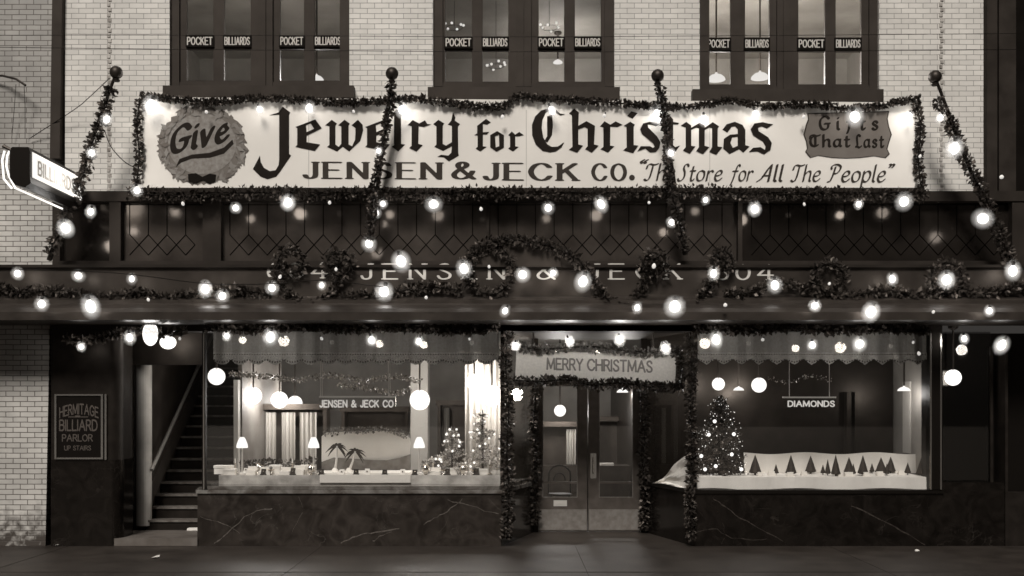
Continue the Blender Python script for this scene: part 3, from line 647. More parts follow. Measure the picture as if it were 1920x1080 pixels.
# ================================================================== BANNER
yb = -.25
bn = thing('banner', 'wide white painted Jewelry for Christmas banner above the transom', 'banner', W(990, 354, yb))
n = MB().prism([(X(a, yb), Z(b, yb)) for a, b in ((266, 182), (1714, 192), (1718, 340), (1712, 358), (272, 353), (266, 345))], yb, yb + .04); n.build('board', M['banner'], bn)
MB().pbox(258, 352, 1730, 360, yb - .1, .0).build('bottom_rail', M['trim'], bn)
dL = yb - .004
for px in (578, 986, 1330): MB().pbox(px, 206, px + 1.6, 350, yb - .0015, yb - .0005).build('seam', mat('cloth_seam', .5, .8), bn)
def poly_letters(name, ox, oy, k, polys, m=M['ink'], depth=dL):
    for i, lps in enumerate(polys):
        curve_mesh(name, lps, depth - .0028 * (i % 2), m, bn, lambda u, v: (X(ox + u / k, depth), Z(oy + v / k, depth)))
K1 = 4.571
LA = [
 [[(205,120),(285,95),(320,45),(385,95),(375,120),(375,450),(392,465),(300,600),(265,645),(190,668),(130,645),(65,580),(125,465),(132,520),(160,570),(210,598),(260,590),(285,545),(290,500),(290,115)]],
 [[(430,220),(600,155),(655,230),(525,295),(525,350),(640,370),(595,425),(430,390),(445,375),(445,230)], [(520,205),(560,188),(590,235),(525,265)]],
 [[(685,205),(740,158),(785,190),(772,210),(772,370),(800,390),(822,365),(822,215),(795,205),(850,158),(895,190),(885,210),(885,370),(915,385),(940,330),(945,230),(910,205),(965,158),(1005,200),(1010,250),(985,340),(890,430),(835,390),(785,430),(700,390),(720,375),(720,215)]],
 [[(1028,220),(1198,155),(1253,230),(1123,295),(1123,350),(1238,370),(1193,425),(1028,390),(1043,375),(1043,230)], [(1118,205),(1158,188),(1188,235),(1123,265)]],
 [[(1250,110),(1300,70),(1345,110),(1335,130),(1335,365),(1370,370),(1310,430),(1255,390),(1275,375),(1275,125)]],
 [[(1390,205),(1435,160),(1490,190),(1540,163),(1560,195),(1592,195),(1530,220),(1485,212),(1482,365),(1520,375),(1465,430),(1405,400),(1425,380),(1425,215)]],
 [[(1610,195),(1655,158),(1705,190),(1692,210),(1692,365),(1720,380),(1770,350),(1770,210),(1735,200),(1765,165),(1780,90),(1800,140),(1795,165),(1840,195),(1822,215),(1825,440),(1830,465),(1745,515),(1700,480),(1645,475),(1680,458),(1740,465),(1765,440),(1770,385),(1695,425),(1620,390),(1637,370),(1637,215)]]]
LB = [
 [[(135,290),(158,275),(158,210),(235,150),(275,180),(245,200),(208,195),(208,265),(262,262),(240,285),(208,285),(208,385),(240,390),(185,430),(145,405),(162,390),(162,295)]],
 [[(270,290),(330,255),(388,290),(388,395),(325,432),(270,395)], [(312,300),(345,285),(348,385),(318,395)]],
 [[(425,290),(455,258),(485,285),(520,262),(558,290),(515,300),(485,300),(485,385),(515,390),(465,430),(425,405),(440,390),(440,300)]],
 [[(760,62),(705,80),(655,130),(628,200),(630,290),(660,370),(720,425),(780,437),(830,430),(880,395),(905,350),(850,388),(800,392),(760,370),(725,310),(712,230),(718,160),(745,100),(780,80),(830,95),(870,122),(912,112),(870,105),(830,70)]],
 [[(758,130),(800,110),(808,200),(800,290),(760,352),(735,338),(758,300)]],
 [[(945,105),(990,62),(1030,95),(1025,210),(1095,170),(1150,200),(1168,210),(1160,370),(1200,380),(1140,440),(1085,410),(1105,385),(1105,235),(1080,220),(1025,240),(1025,370),(1065,380),(1015,440),(945,415),(975,390),(970,120)]],
 [[(1210,215),(1250,170),(1300,200),(1345,172),(1405,200),(1360,222),(1300,218),(1298,380),(1335,385),(1280,440),(1215,410),(1240,390),(1240,225)]],
 [[(1415,210),(1470,175),(1510,200),(1500,220),(1500,375),(1540,380),(1495,445),(1410,420),(1440,395),(1438,220)]], [[(1480,85),(1535,100),(1490,150),(1445,125)]],
 [[(1730,195),(1690,215),(1650,200),(1620,200),(1625,225),(1700,300),(1730,350),(1720,400),(1690,435),(1640,440),(1600,405),(1530,430),(1560,385),(1640,385),(1665,400),(1680,390),(1665,360),(1570,280),(1555,240),(1580,190),(1640,175)]]]
LC = [
 [[(40,130),(60,100),(85,130),(85,148),(128,155),(120,168),(85,168),(85,315),(100,330),(135,318),(90,378),(45,365),(35,340),(40,170),(20,165),(20,150),(40,150)]],
 [[(140,175),(180,148),(215,175),(215,190),(275,155),(312,175),(312,190),(370,150),(415,180),(405,195),(405,325),(440,330),(395,385),(345,365),(365,330),(365,195),(345,190),(312,207),(312,320),(345,330),(300,380),(250,360),(270,330),(270,195),(250,190),(215,207),(215,320),(245,325),(205,378),(155,355),(175,330),(175,190)]],
 [[(440,205),(470,165),(530,147),(585,170),(605,205),(605,315),(635,325),(590,370),(560,345),(490,380),(445,340),(450,270),(495,240),(550,235),(550,200),(530,180),(505,185),(475,225)], [(550,255),(510,260),(497,300),(515,335),(550,320)]],
 [[(805,165),(760,195),(720,180),(695,190),(700,215),(770,260),(795,300),(785,350),(740,382),(690,360),(630,365),(660,335),(715,330),(745,350),(750,325),(730,290),(660,245),(643,200),(670,160),(730,150),(770,160)]]]
poly_letters('blackletter', 460, 190, K1, LA); poly_letters('blackletter', 860, 190, K1, LB); poly_letters('blackletter', 1240, 190, 3.84, LC)
rom = dict(nib=(.115, .04, 0), serif=.15, serif_t=.03, gap=.4, tilt=-.006)
text('roman_lettering', 'JENSEN', 572, 824, 304, 334, dL, M['ink2'], bn, **rom)
text('roman_lettering', '&', 850, 888, 304, 335, dL, M['ink2'], bn, **rom)
text('roman_lettering', 'JECK', 910, 1080, 306, 337, dL, M['ink2'], bn, **rom)
text('roman_lettering', 'CO', 1112, 1172, 307, 338, dL, M['ink2'], bn, **rom)
MB().prism([(X(1185, dL) + .04*math.cos(a), Z(333, dL) + .04*math.sin(a)) for a in [k*math.pi/8 for k in range(16)]], dL - .001, dL + .001).build('full_stop', M['ink2'], bn)
it = dict(nib=(.075, .03, 35), gap=.2, shear=.22, tilt=-.004)
text('italic_lettering', '<', 1195, 1206, 300, 336, dL, M['ink2'], bn, **it)
text('italic_lettering', '{Ts}he', 1207, 1262, 307, 338, dL, M['ink2'], bn, **it)
text('italic_lettering', '{Ss}tore', 1270, 1351, 308, 339, dL, M['ink2'], bn, **it)
text('italic_lettering', 'for', 1370, 1408, 309, 339, dL, M['ink2'], bn, **it)
text('italic_lettering', '{As}ll', 1420, 1464, 309, 340, dL, M['ink2'], bn, **it)
text('italic_lettering', '{Ts}he', 1482, 1535, 309, 340, dL, M['ink2'], bn, **it)
text('italic_lettering', '{Ps}eople', 1552, 1657, 309, 341, dL, M['ink2'], bn, **it)
text('italic_lettering', '>', 1662, 1671, 308, 340, dL, M['ink2'], bn, **it)
# painted wreath with Give
cx, cy = 379, 273
ol = [(cx + (80 + rnd.uniform(-5, 6) + 3*math.sin(a*9)) * math.cos(a), cy + (73 + rnd.uniform(-4, 5)) * math.sin(a)) for a in [2*math.pi*k/90 for k in range(90)]]
curve_mesh('painted_wreath', [ol], dL, M['badge_leaf'], bn, lambda u, v: (X(u, dL), Z(v, dL)))
ds = [(cx + 64*math.cos(a), cy - 3 + 57*math.sin(a)) for a in [2*math.pi*k/48 for k in range(48)]]
curve_mesh('painted_disc', [ds], dL - .003, M['badge'], bn, lambda u, v: (X(u, dL), Z(v, dL)))
lf = MB()
for k in range(170):
    a = rnd.uniform(0, 2*math.pi); r = rnd.uniform(.86, 1.08); c = (cx + 76*r*math.cos(a), cy + 69*r*math.sin(a)); b = rnd.uniform(0, 6.28); s = rnd.uniform(5, 10)
    if (c[1] - cy) > 66: continue
    p = [(c[0]+s*math.cos(b), c[1]+s*math.sin(b)), (c[0]+s*.45*math.cos(b+1.6), c[1]+s*.45*math.sin(b+1.6)), (c[0]-s*math.cos(b), c[1]-s*math.sin(b)), (c[0]-s*.45*math.cos(b+1.6), c[1]-s*.45*math.sin(b+1.6))]
    yy = dL - .0035 - .00006*k
    lf.face([W(q[0], q[1], yy) for q in p])
lf.build('leaf_pattern', M['badge_leaf'], bn)
bow = [(353,327),(368,325),(380,332),(394,326),(406,328),(404,340),(392,344),(380,338),(366,344),(354,341)]
curve_mesh('painted_bow', [bow], dL - .016, M['blackboard'], bn, lambda u, v: (X(u, dL), Z(v, dL)))
text('script_lettering', '{Gb}ive', 320, 424, 238, 287, dL - .005, M['ink'], bn, nib=(.12, .065, 30), gap=.24, shear=.16, tilt=.22)
sw = [(u/3, v/3) for u, v in ((990,940),(1010,895),(1080,870),(1180,860),(1260,830),(1308,785),(1315,810),(1260,865),(1180,888),(1080,893),(1020,915))]
curve_mesh('underline', [sw], dL - .005, M['ink'], bn, lambda u, v: (X(u, dL), Z(v, dL)))
shd = [(1050,85),(1640,70),(1630,125),(1640,180),(1660,240),(1640,300),(1628,345),(1645,380),(1615,410),(1530,395),(1430,408),(1335,412),(1230,408),(1130,392),(1070,408),(1035,365),(1048,340),(1040,290),(1022,240),(1040,170),(1055,130)]
def inset(p, k):
    c = (sum(q[0] for q in p)/len(p), sum(q[1] for q in p)/len(p)); return [(c[0]+(q[0]-c[0])*k, c[1]+(q[1]-c[1])*k) for q in p]
curve_mesh('shield_border', [shd], dL, M['ink2'], bn, lambda u, v: (X(1240+u/3.84, dL), Z(190+v/3.84, dL)))
curve_mesh('shield', [inset(shd, .97)], dL - .003, M['shield'], bn, lambda u, v: (X(1240+u/3.84, dL), Z(190+v/3.84, dL)))
bl = dict(nib=(.11, .055, 35), gap=.3)
text('shield_lettering', '{Gb}ifts', 1537, 1645, 218, 243, dL - .006, M['ink'], bn, nib=(.11, .055, 35), gap=.6)
text('shield_lettering', '{Tb}hat', 1518, 1592, 253, 275, dL - .006, M['ink'], bn, **bl)
text('shield_lettering', '{Lb}ast', 1604, 1656, 253, 276, dL - .006, M['ink'], bn, **bl)

# ================================================================== MERRY CHRISTMAS SIGN OVER THE DOORS
ym = .3
mc = thing('greeting_sign', 'pale MERRY CHRISTMAS sign framed by garland above the shop doors', 'sign', W(1120, 715, ym))
MB().prism([(X(a, ym), Z(b, ym)) for a, b in ((968, 658), (1268, 664), (1266, 722), (966, 712))], ym, ym + .05).build('board', mat('sign_cloth', .74, .8, noise=(30, .88, 1.06)), mc)
text('lettering', 'MERRY', 1026, 1092, 672, 692, ym - .003, M['ink2'] if False else mat('tinsel_letter', .2, .7), mc, nib=(.1, .09, 0), gap=.22, serif=.08, serif_t=.04, tilt=-.03)
text('lettering', 'CHRISTMAS', 1102, 1222, 674, 694, ym - .003, bpy.data.materials['tinsel_letter'], mc, nib=(.1, .09, 0), gap=.22, serif=.08, serif_t=.04, tilt=-.03)
q = MB(); 
for px in (1000, 1225): q.tube([W(px, 660, ym + .02), W(px, 615, ym + .02)], .012, 6)
q.build('hanger', M['iron'], mc)

# ================================================================== POLES WITH BALLS
for (bx, by, tx, ty, yy, lab) in ((92, 488, 218, 136, -.7, 'leaning garlanded flag pole with a dark ball, leftmost of the four'), (694, 460, 735, 138, -.55, 'garlanded pole with a dark ball crossing the word Jewelry'),
                                  (1285, 478, 1233, 142, -.55, 'garlanded pole with a dark ball crossing the word Christmas'), (1890, 505, 1753, 144, -.7, 'leaning garlanded flag pole with a dark ball, rightmost of the four')):
    t = thing('flag_pole', lab, 'pole', W(bx, by, yF), 'ball-topped poles along the shop front')
    MB().tube([W(bx, by, yF), W(tx, ty, yy)], [.035, .02], 10).build('pole', M['trim'], t, smooth=True)
    c = W(tx, ty, yy); MB().ball(c, .088, 14).build('ball', M['iron'], t, smooth=True)
    MB().lathe([(.045, -.12), (.05, -.1), (.03, -.085)], c, 12).build('collar', M['trim'], t)

# ================================================================== GARLANDS
yg = yb - .06
garland([(a, b - 5, yg) for a, b in ((262,184),(320,190),(400,196),(480,189),(560,192),(640,197),(720,194),(780,190),(850,199),(940,204),(970,186),(1030,190),(1130,196),(1230,204),(1300,205),(1370,193),(1430,204),(1520,200),(1600,209),(1680,197),(1724,188))], .055, 'long garland sagging along the top edge of the white banner', per_m=330, size=.07)
garland([(262,186,yg),(257,240,yg),(261,290,yg),(256,345,yg)], .065, 'short garland down the left end of the white banner', per_m=300, size=.07)
garland([(1716,190,yg),(1726,240,yg),(1722,300,yg),(1727,352,yg)], .07, 'short garland down the right end of the white banner', per_m=300, size=.07)
garland([(a, b + 5, yg - .02) for a, b in ((240,356),(330,362),(420,358),(520,355),(600,360),(700,356),(800,361),(900,356),(1010,358),(1100,360),(1200,356),(1320,354),(1420,360),(1520,357),(1620,360),(1740,359))], .1, 'thick garland along the bottom edge of the white banner', per_m=420, size=.07)
garland([(208,165,-.7),(196,205,-.7),(182,242,-.68),(168,285,-.66),(155,330,-.6),(140,365,-.55),(115,425,-.5),(92,475,-.45)], .095, 'garland wound around the leftmost leaning pole', per_m=330, size=.08)
garland([(733,155,-.6),(731,200,-.6),(722,250,-.6),(712,300,-.58),(702,345,-.56),(698,400,-.5),(692,450,-.45)], .07, 'garland wound around the pole in front of Jewelry', per_m=320, size=.075)
garland([(1236,160,-.6),(1243,200,-.6),(1250,250,-.6),(1252,300,-.58),(1257,350,-.56),(1272,410,-.5),(1285,470,-.45)], .075, 'garland wound around the pole in front of Christmas', per_m=320, size=.075)
garland([(1752,185,-.7),(1772,210,-.7),(1788,245,-.68),(1805,290,-.66),(1825,330,-.6),(1850,375,-.55),(1875,440,-.5),(1898,495,-.45)], .1, 'garland wound around the rightmost leaning pole', per_m=320, size=.08)
yc = yF - .12
SW = [(((-20,535),(40,548),(110,545),(180,558),(255,548)), 'cornice garland swag at the far left end'), (((255,548),(320,560),(390,548),(450,545),(510,552)), 'cornice garland swag above the left shop window'),
      (((512,500),(530,545),(580,572),(625,545),(640,490)), 'deep looped garland swag over the left 604 number'), (((640,560),(690,552),(740,548),(800,538),(865,545)), 'cornice garland swag under the word JENSEN'),
      (((870,500),(895,465),(955,450),(1030,462),(1085,490),(1115,530),(1135,565)), 'arched garland over the middle pediment'), (((1125,560),(1165,572),(1195,555),(1215,515),(1228,480)), 'garland swag rising over the word JECK'),
      (((1305,570),(1328,540),(1345,500),(1352,478)), 'short garland rising beside the right 604 number'), (((1358,556),(1410,548),(1460,530),(1530,548),(1600,560)), 'cornice garland swag right of the right 604 number'),
      (((1600,555),(1660,545),(1720,555),(1780,540),(1850,548),(1940,530)), 'cornice garland swag at the far right end')]
for p, lab in SW: garland([(a, b, yc) for a, b in p], .095, lab, per_m=250, size=.085)
for a in ((918, 508, yc, 42, .1, 'large leafy wreath in the middle of the fascia'), (545, 490, yc, 22, .1, 'small wreath covering the left 604 number'), (636, 495, yc, 22, .1, 'small wreath between the left 604 and JENSEN'),
          (1227, 495, yc, 20, .1, 'small wreath covering the C of JECK'), (1355, 490, yc, 18, .09, 'small wreath beside the right 604'), (1555, 522, yc, 26, .1, 'dark wreath on the right stretch of fascia'), (1775, 522, yc, 28, .1, 'dark wreath at the far right of the fascia')): wreath(*a)
ye = -.25
garland([(a, b, ye) for a, b in ((120,632),(160,640),(210,628),(260,620),(310,625),(350,618))], .07, 'thin garland under the soffit over the stair door', per_m=240)
garland([(a, b, ye) for a, b in ((385,614),(470,618),(560,612),(650,618),(740,613),(840,619),(938,615))], .07, 'garland under the soffit above the left window', per_m=330)
garland([(a, b, ye) for a, b in ((1300,616),(1390,620),(1480,615),(1570,620),(1660,616),(1745,620))], .07, 'garland under the soffit above the right window', per_m=330)
ys_ = -.08
garland([(952,622,ys_),(948,690,ys_),(954,760,ys_),(950,850,ys_),(954,930,ys_),(950,1010,ys_)], .1, 'tall garland down the left pillar of the entrance', per_m=330, size=.08)
garland([(1294,622,ys_),(1298,690,ys_),(1294,760,ys_),(1298,850,ys_),(1293,930,ys_),(1297,1012,ys_)], .09, 'tall garland down the right pillar of the entrance', per_m=330, size=.08)
garland([(1004,725,1.5),(1001,790,1.5),(1006,860,1.5),(1002,925,1.5),(1005,985,1.5)], .09, 'tall garland beside the left shop door', per_m=320, size=.08)
garland([(1207,730,1.5),(1210,790,1.5),(1206,860,1.5),(1209,930,1.5),(1206,995,1.5)], .09, 'tall garland beside the right shop door', per_m=320, size=.08)
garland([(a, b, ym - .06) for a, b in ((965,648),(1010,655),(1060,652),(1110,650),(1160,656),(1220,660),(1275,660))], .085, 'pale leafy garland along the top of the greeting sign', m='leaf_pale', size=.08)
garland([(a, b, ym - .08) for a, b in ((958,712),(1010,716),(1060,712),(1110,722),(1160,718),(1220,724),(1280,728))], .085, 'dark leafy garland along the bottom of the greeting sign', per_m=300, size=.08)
garland([(1272,650,ym - .08),(1278,690,ym - .08),(1272,725,ym - .08)], .08, 'short garland at the right end of the greeting sign', per_m=300, size=.08)

# ================================================================== BULBS
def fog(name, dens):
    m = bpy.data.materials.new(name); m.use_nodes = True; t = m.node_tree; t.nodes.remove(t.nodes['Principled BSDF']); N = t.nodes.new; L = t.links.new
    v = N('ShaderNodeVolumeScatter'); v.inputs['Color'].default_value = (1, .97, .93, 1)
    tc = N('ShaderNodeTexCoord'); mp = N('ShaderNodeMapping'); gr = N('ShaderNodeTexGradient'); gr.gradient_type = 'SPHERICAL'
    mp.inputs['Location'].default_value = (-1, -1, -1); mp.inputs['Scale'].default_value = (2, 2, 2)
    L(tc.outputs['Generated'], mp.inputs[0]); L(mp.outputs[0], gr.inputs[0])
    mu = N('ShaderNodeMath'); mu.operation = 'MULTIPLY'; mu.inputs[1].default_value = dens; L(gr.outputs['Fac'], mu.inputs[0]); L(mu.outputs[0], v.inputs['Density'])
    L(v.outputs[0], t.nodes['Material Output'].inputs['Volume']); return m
FOG = fog('halo_fog', 9.0)  # halo put in as a scattering ball around each bulb
def lamp_data(name, p, r):
    l = bpy.data.lights.new(name, 'POINT'); l.energy = p; l.shadow_soft_size = r; l.color = (1, .97, .935); return l
BK = {}
for key, r, rg, p, m in (('l', .066, .15, 3.6, 'bulb_on'), ('m', .046, .105, 1.6, 'bulb_on'), ('s', .026, 0, .05, 'bulb_small')):
    b = MB(); b.lathe([(.001, -r)] + [(r*math.sin(a), -r*math.cos(a)) for a in [math.pi*k/12 for k in range(1, 10)]] + [(r*.42, r*.95), (r*.36, r*1.15)], (0, 0, 0), 18)
    s = MB().lathe([(r*.4, r*1.1), (r*.44, r*1.15), (r*.44, r*1.75), (r*.2, r*1.9)], (0, 0, 0), 12)
    ob = b.build('bulb', M[m], None, True); os_ = s.build('socket', M['black'])
    me = [ob.data, os_.data]; bpy.data.objects.remove(ob); bpy.data.objects.remove(os_)
    gm = None
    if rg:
        og = MB().ball((0, 0, 0), rg, 14).build('globe', FOG, None, True); gm = og.data; bpy.data.objects.remove(og)  # globe: added scattering ball for the glow, no glass part of the bulb
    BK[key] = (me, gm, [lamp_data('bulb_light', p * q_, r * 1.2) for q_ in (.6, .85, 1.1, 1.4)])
ROWS = {
 'hanging along the top of the white banner': (-.42, [(283,197,'l'),(387,210,'s'),(487,205,'m'),(580,203,'m'),(663,209,'s'),(755,207,'l'),(942,219,'s'),(1035,207,'m'),(1133,217,'s'),(1235,217,'l'),(1320,224,'m'),(1417,214,'m'),(1507,219,'s'),(1603,219,'l'),(1705,217,'m')]),
 'on the leaning pole garlands and banner ends': (-.8, [(123,428,'l'),(170,397,'m'),(172,287,'m'),(200,224,'m'),(257,357,'m'),(710,283,'m'),(1258,287,'m'),(1725,293,'s'),(1763,221,'m'),(1790,278,'l'),(1843,410,'l'),(1878,332,'s')]),
 'hanging below the banner before the leaded transom': (-.42, [(343,382,'s'),(442,390,'m'),(540,380,'l'),(618,380,'s'),(692,457,'l'),(705,400,'m'),(718,382,'m'),(813,383,'l'),(902,392,'s'),(1028,390,'m'),(1127,383,'l'),(1217,380,'s'),(1260,417,'m'),(1323,375,'m'),(1415,392,'l'),(1508,383,'s'),(1610,383,'m'),(1695,378,'l')]),
 'among the garlands over the lettered fascia': (yc - .16, [(33,513,'m'),(147,517,'m'),(247,523,'m'),(385,542,'l'),(417,555,'m'),(510,540,'l'),(525,519,'s'),(603,535,'m'),(630,505,'s'),(720,547,'l'),(752,490,'l'),(870,504,'l'),(917,500,'s'),(980,515,'l'),(1037,512,'m'),(1093,528,'l'),(1226,499,'s'),(1338,513,'m'),(1453,535,'l'),(1555,532,'s'),(1673,523,'m'),(1775,525,'l'),(1899,508,'l')]),
 'along the lower edge of the cornice': (-1.06, [(78,570,'l'),(170,575,'l'),(278,562,'s'),(799,558,'s'),(947,583,'m'),(1195,577,'m'),(1265,575,'l'),(1360,572,'s'),(1528,573,'m'),(1633,585,'l'),(1750,585,'s'),(1855,583,'m')]),
 'under the cornice above the shop windows': (-.4, [(152,650,'m'),(243,633,'m'),(337,635,'s'),(425,630,'m'),(507,632,'l'),(603,635,'s'),(697,638,'m'),(785,640,'m'),(880,636,'s'),(967,648,'m'),(1068,640,'m'),(1162,637,'m'),(1248,653,'m'),(1343,637,'l'),(1430,637,'s'),(1523,647,'m'),(1612,645,'l'),(1712,642,'s'),(1723,663,'s'),(1808,635,'m'),(1878,647,'l')])}
KW = dict(l='large dazzling round bulb', m='bright round bulb', s='tiny faint bulb')
for row, (yy, lst) in ROWS.items():
    for i, (px, py, k) in enumerate(sorted(lst)):
        me, gm, lds = BK[k]
        yy2 = -.32 if row.startswith('under') and 950 < px < 1290 else yy
        t = thing('light_bulb', '%s %s, %s from the left' % (KW[k], row, ORD[i]), 'light bulb', W(px, py, yy2), 'festive bulbs ' + row)
        for nm, md in (('bulb', me[0]), ('socket', me[1]), ('globe', gm)):  # globe here is the added halo ball
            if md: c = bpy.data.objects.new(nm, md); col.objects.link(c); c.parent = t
        q_ = rnd.uniform(.72, 1.05); t.scale = (q_ * rnd.uniform(.85, 1.1), q_, q_ * rnd.uniform(.95, 1.3)); t.rotation_euler = (rnd.uniform(-.4, .4), rnd.uniform(-.5, .5), 0); ld = lds[rnd.randrange(4) if not row.startswith('under') else 3]
        c = bpy.data.objects.new('bulb_light', ld if yy2 == yy else lamp_data('entrance_bulb_light', 7, .07)); col.objects.link(c); c.parent = t

# ================================================================== LAMPS OF THE PLACE
def pendant(px, py, y, rpx, p, label, kind='globe', ztop=None, group='shop lamps', squash=1.0):
    c = W(px, py, y); r = rpx / S * (D + y) / D
    t = thing('pendant_lamp', label, 'lamp', c, group); zt_ = (ztop if ztop else zc2) - .002
    if kind == 'globe':
        gb = MB().lathe([(max(r*math.sin(math.pi*i/14), 1e-4), -r*squash*math.cos(math.pi*i/14)) for i in range(15)], c, 20).build('globe', M['globe'], t, True)
    else:
        MB().lathe([(r, 0), (r*.92, r*.22), (r*.6, r*.5), (r*.16, r*.66), (r*.1, r*.85)], c, 22).build('shade', M['shade'], t, True)
    MB().tube([c + Vector((0, 0, r*.8)), Vector((c.x, c.y, zt_))], .014, 8).build('rod', M['iron'], t)
    MB().lathe([(.02, -.06), (.07, -.03), (.07, 0)], (c.x, c.y, zt_), 12).build('ceiling_cup', M['iron'], t)
    o = bpy.data.objects.new('lamp_light', lamp_data('lamp_light', p * (3.4 if y > 1.2 and py > 600 else (70 if px < 1400 and px > 1300 else 34) if py < 200 else 1), r * 1.05)); col.objects.link(o); o.parent = t; o.location = (0, 0, 0 if kind == 'globe' else -r*.3)
for a in ((406, 706, 1.0, 16, 6, 'white globe lamp nearest the staircase in the left window'), (475, 742, 2.5, 16, 14, 'white globe lamp over the tall curtained cabinets'), (524, 750, 2.9, 16, 14, 'white globe lamp left of the hanging shop name'),
          (553, 756, 4.6, 14, 18, 'smaller white globe lamp just left of the hanging shop name'), (787, 750, 2.7, 19, 16, 'white globe lamp in front of the pale column'), (889, 716, 1.5, 15, 12, 'white globe lamp in the right end of the left window'), (922, 742, 1.35, 20, 13, 'dazzling globe lamp by the entrance side glass')): pendant(*a)
pendant(1347, 720, 1.0, 12, 15.0, 'white globe lamp above the lit fir tree')
pendant(1423, 722, 1.2, 14, 15.0, 'white globe lamp right of the lit fir tree')
pendant(1385, 732, 1.5, 10, 3, 'small white dome lamp between the two globes', 'dome')
pendant(1695, 733, .85, 12, 14, 'white dome lamp beside the pale pilasters', 'dome')
pendant(1787, 708, .12, 15, 3.0, 'glowing globe lamp outside the dark right pillar', ztop=zs, group='street door lamps')
pendant(282, 626, -.3, 14, 6, 'tall oval globe lamp above the stair door', ztop=zs, group='street door lamps', squash=1.6)
pendant(315, 642, .4, 15, 9, 'round globe lamp tilted above the stair door', ztop=zs, group='street door lamps', squash=.85)
pendant(1167, 736, 4.0, 11, 12, 'small dome lamp seen through the right shop door', 'dome')
pendant(1050, 770, 5.5, 11, 16, 'globe lamp seen through the left shop door')
for px, py, y, r, p, lab in ((1343, 150, 1.6, 17, 14, 'conical pool lamp in the right upper window, nearest its left edge'), (1425, 147, 2.0, 17, 9, 'conical pool lamp in the right upper window, beside the mullion'), (594, 150, 1.6, 13, 10, 'conical pool lamp in the left upper window'),
                             (1046, 118, 4.5, 9, 5, 'small pool lamp deep inside the middle upper window')):
    pendant(px, py, y, r, p, lab, 'dome', ztop=Z(-150), group='billiard room lamps')
# added bulb clusters in the billiard room, standing in for reflected street lights
for px, py, n_, lab in ((852, 50, 6, 'added bulb cluster for reflected lights in the left part of the middle window'), (1030, 50, 6, 'added bulb cluster for reflected lights in the inner right sash of the middle window'), (930, 122, 8, 'low added bulb cluster for reflected lights below the BILLIARDS board of the middle window')):
    c = W(px, py, 3.0); t = thing('reflection_bulbs', lab, 'reflection_bulbs', c, 'billiard room lamps')
    ring = MB(); ring.tube([c + Vector((.14*math.cos(a), .14*math.sin(a), -.02)) for a in [2*math.pi*k/12 for k in range(13)]], .004, 5); ring.tube([c, Vector((c.x, c.y, Z(-150)))], .004, 5); ring.build('frame', M['iron'], t)
    for k in range(n_):
        MB().ball(c + Vector((.16*math.cos(k*6.28/n_ + .3), .16*math.sin(k*6.28/n_ + .3), rnd.uniform(-.03, .04))), .022, 8).build('glint_bulb', M['glint_glow'], t)

# ================================================================== PROJECTING NEON SIGN
yn0, yn1 = -1.9, -.35
c0 = W(37, 311, yn0); hw, hh = .125, .235
ns = thing('neon_sign', 'projecting lit neon BILLIARDS sign at the left edge beside the leaning pole', 'sign', (c0.x, yn1, c0.z), None)
prof = [(-hw*.8, hh), (hw*.85, hh), (hw, hh*.8), (hw, -hh*.55), (hw*1.1, -hh*.9), (hw*.5, -hh*1.15), (-hw*.5, -hh*1.0), (-hw, -hh*.6), (-hw, hh*.75)]
MB().prism([(c0.x + a, c0.z + b) for a, b in prof], yn0, yn1).build('case', M['black'], ns)
fc = MB(); xr_ = c0.x + hw + .004; fc.box(xr_ - .003, xr_, yn0 + .06, yn1, c0.z - hh*.55, c0.z + hh*.8); fc.build('lit_face', emit('lit_face', 1, .8), ns)
tb = MB()
for zz in (hh*.68, -hh*.45): tb.tube([(xr_ + .02, yn0 + .1, c0.z + zz), (xr_ + .02, yn1 - .05, c0.z + zz)], .012, 8)
tb.tube([(xr_ + .02, yn0 + .1, c0.z - hh*.45), (xr_ + .02, yn0 + .1, c0.z + hh*.68)], .012, 8)
lx = c0.x - hw - .04
tb.tube([(lx + .03, yn0 + .02, c0.z + hh*.8), (lx, yn0 + .02, c0.z + hh*.55), (lx - .01, yn0 + .02, c0.z), (lx + .02, yn0 + .02, c0.z - hh*.5), (lx + .1, yn0 + .02, c0.z - hh*1.15), (lx + .12, yn1, c0.z - hh*1.2)], .014, 8)
tb.tube([(lx - .07, yn0 + .1, c0.z + hh*.9), (lx - .1, yn0 + .1, c0.z + hh*.4), (lx - .08, yn0 + .1, c0.z - hh*.6), (lx + .02, yn0 + .1, c0.z - hh*1.1)], .014, 8)
tb.build('neon_tube', M['neon'], ns)
lo_ = [(u + p, v) for p, v in [(0, 0)] for u in ()]
pen = 0; loops = []
for ch in 'BILLIARDS':
    wd, lps = glyph(ch, (.1, .1, 0)); loops += [[[(u + pen, v) for u, v in lp] for lp in lps]]; pen += wd + .3
tx = curve_mesh('lettering', loops, 0, mat('neon_letter', .6, .6), None, lambda u, v: (u / pen * 1.15, v * .16))
tx.data.transform(Matrix.Translation((xr_ + .004, yn0 + .22, c0.z - .06)) @ Matrix.Rotation(R(90), 4, 'Z')); tx.parent = ns; tx.location = -Vector(ns.location)
MB().tube([W(6, 274, yn0 + .05), W(28, 285, yn0 + .05), (c0.x, yn0 + .1, c0.z + hh)], .025, 8).build('bracket', M['iron'], ns)
o = bpy.data.objects.new('neon_light', lamp_data('neon_light', 5, .15)); col.objects.link(o); o.parent = ns; o.location = (hw + .2, -.75, .05)
o = bpy.data.objects.new('neon_light', lamp_data('neon_light', 2.5, .1)); col.objects.link(o); o.parent = ns; o.location = (-hw - .2, -1.3, 0)

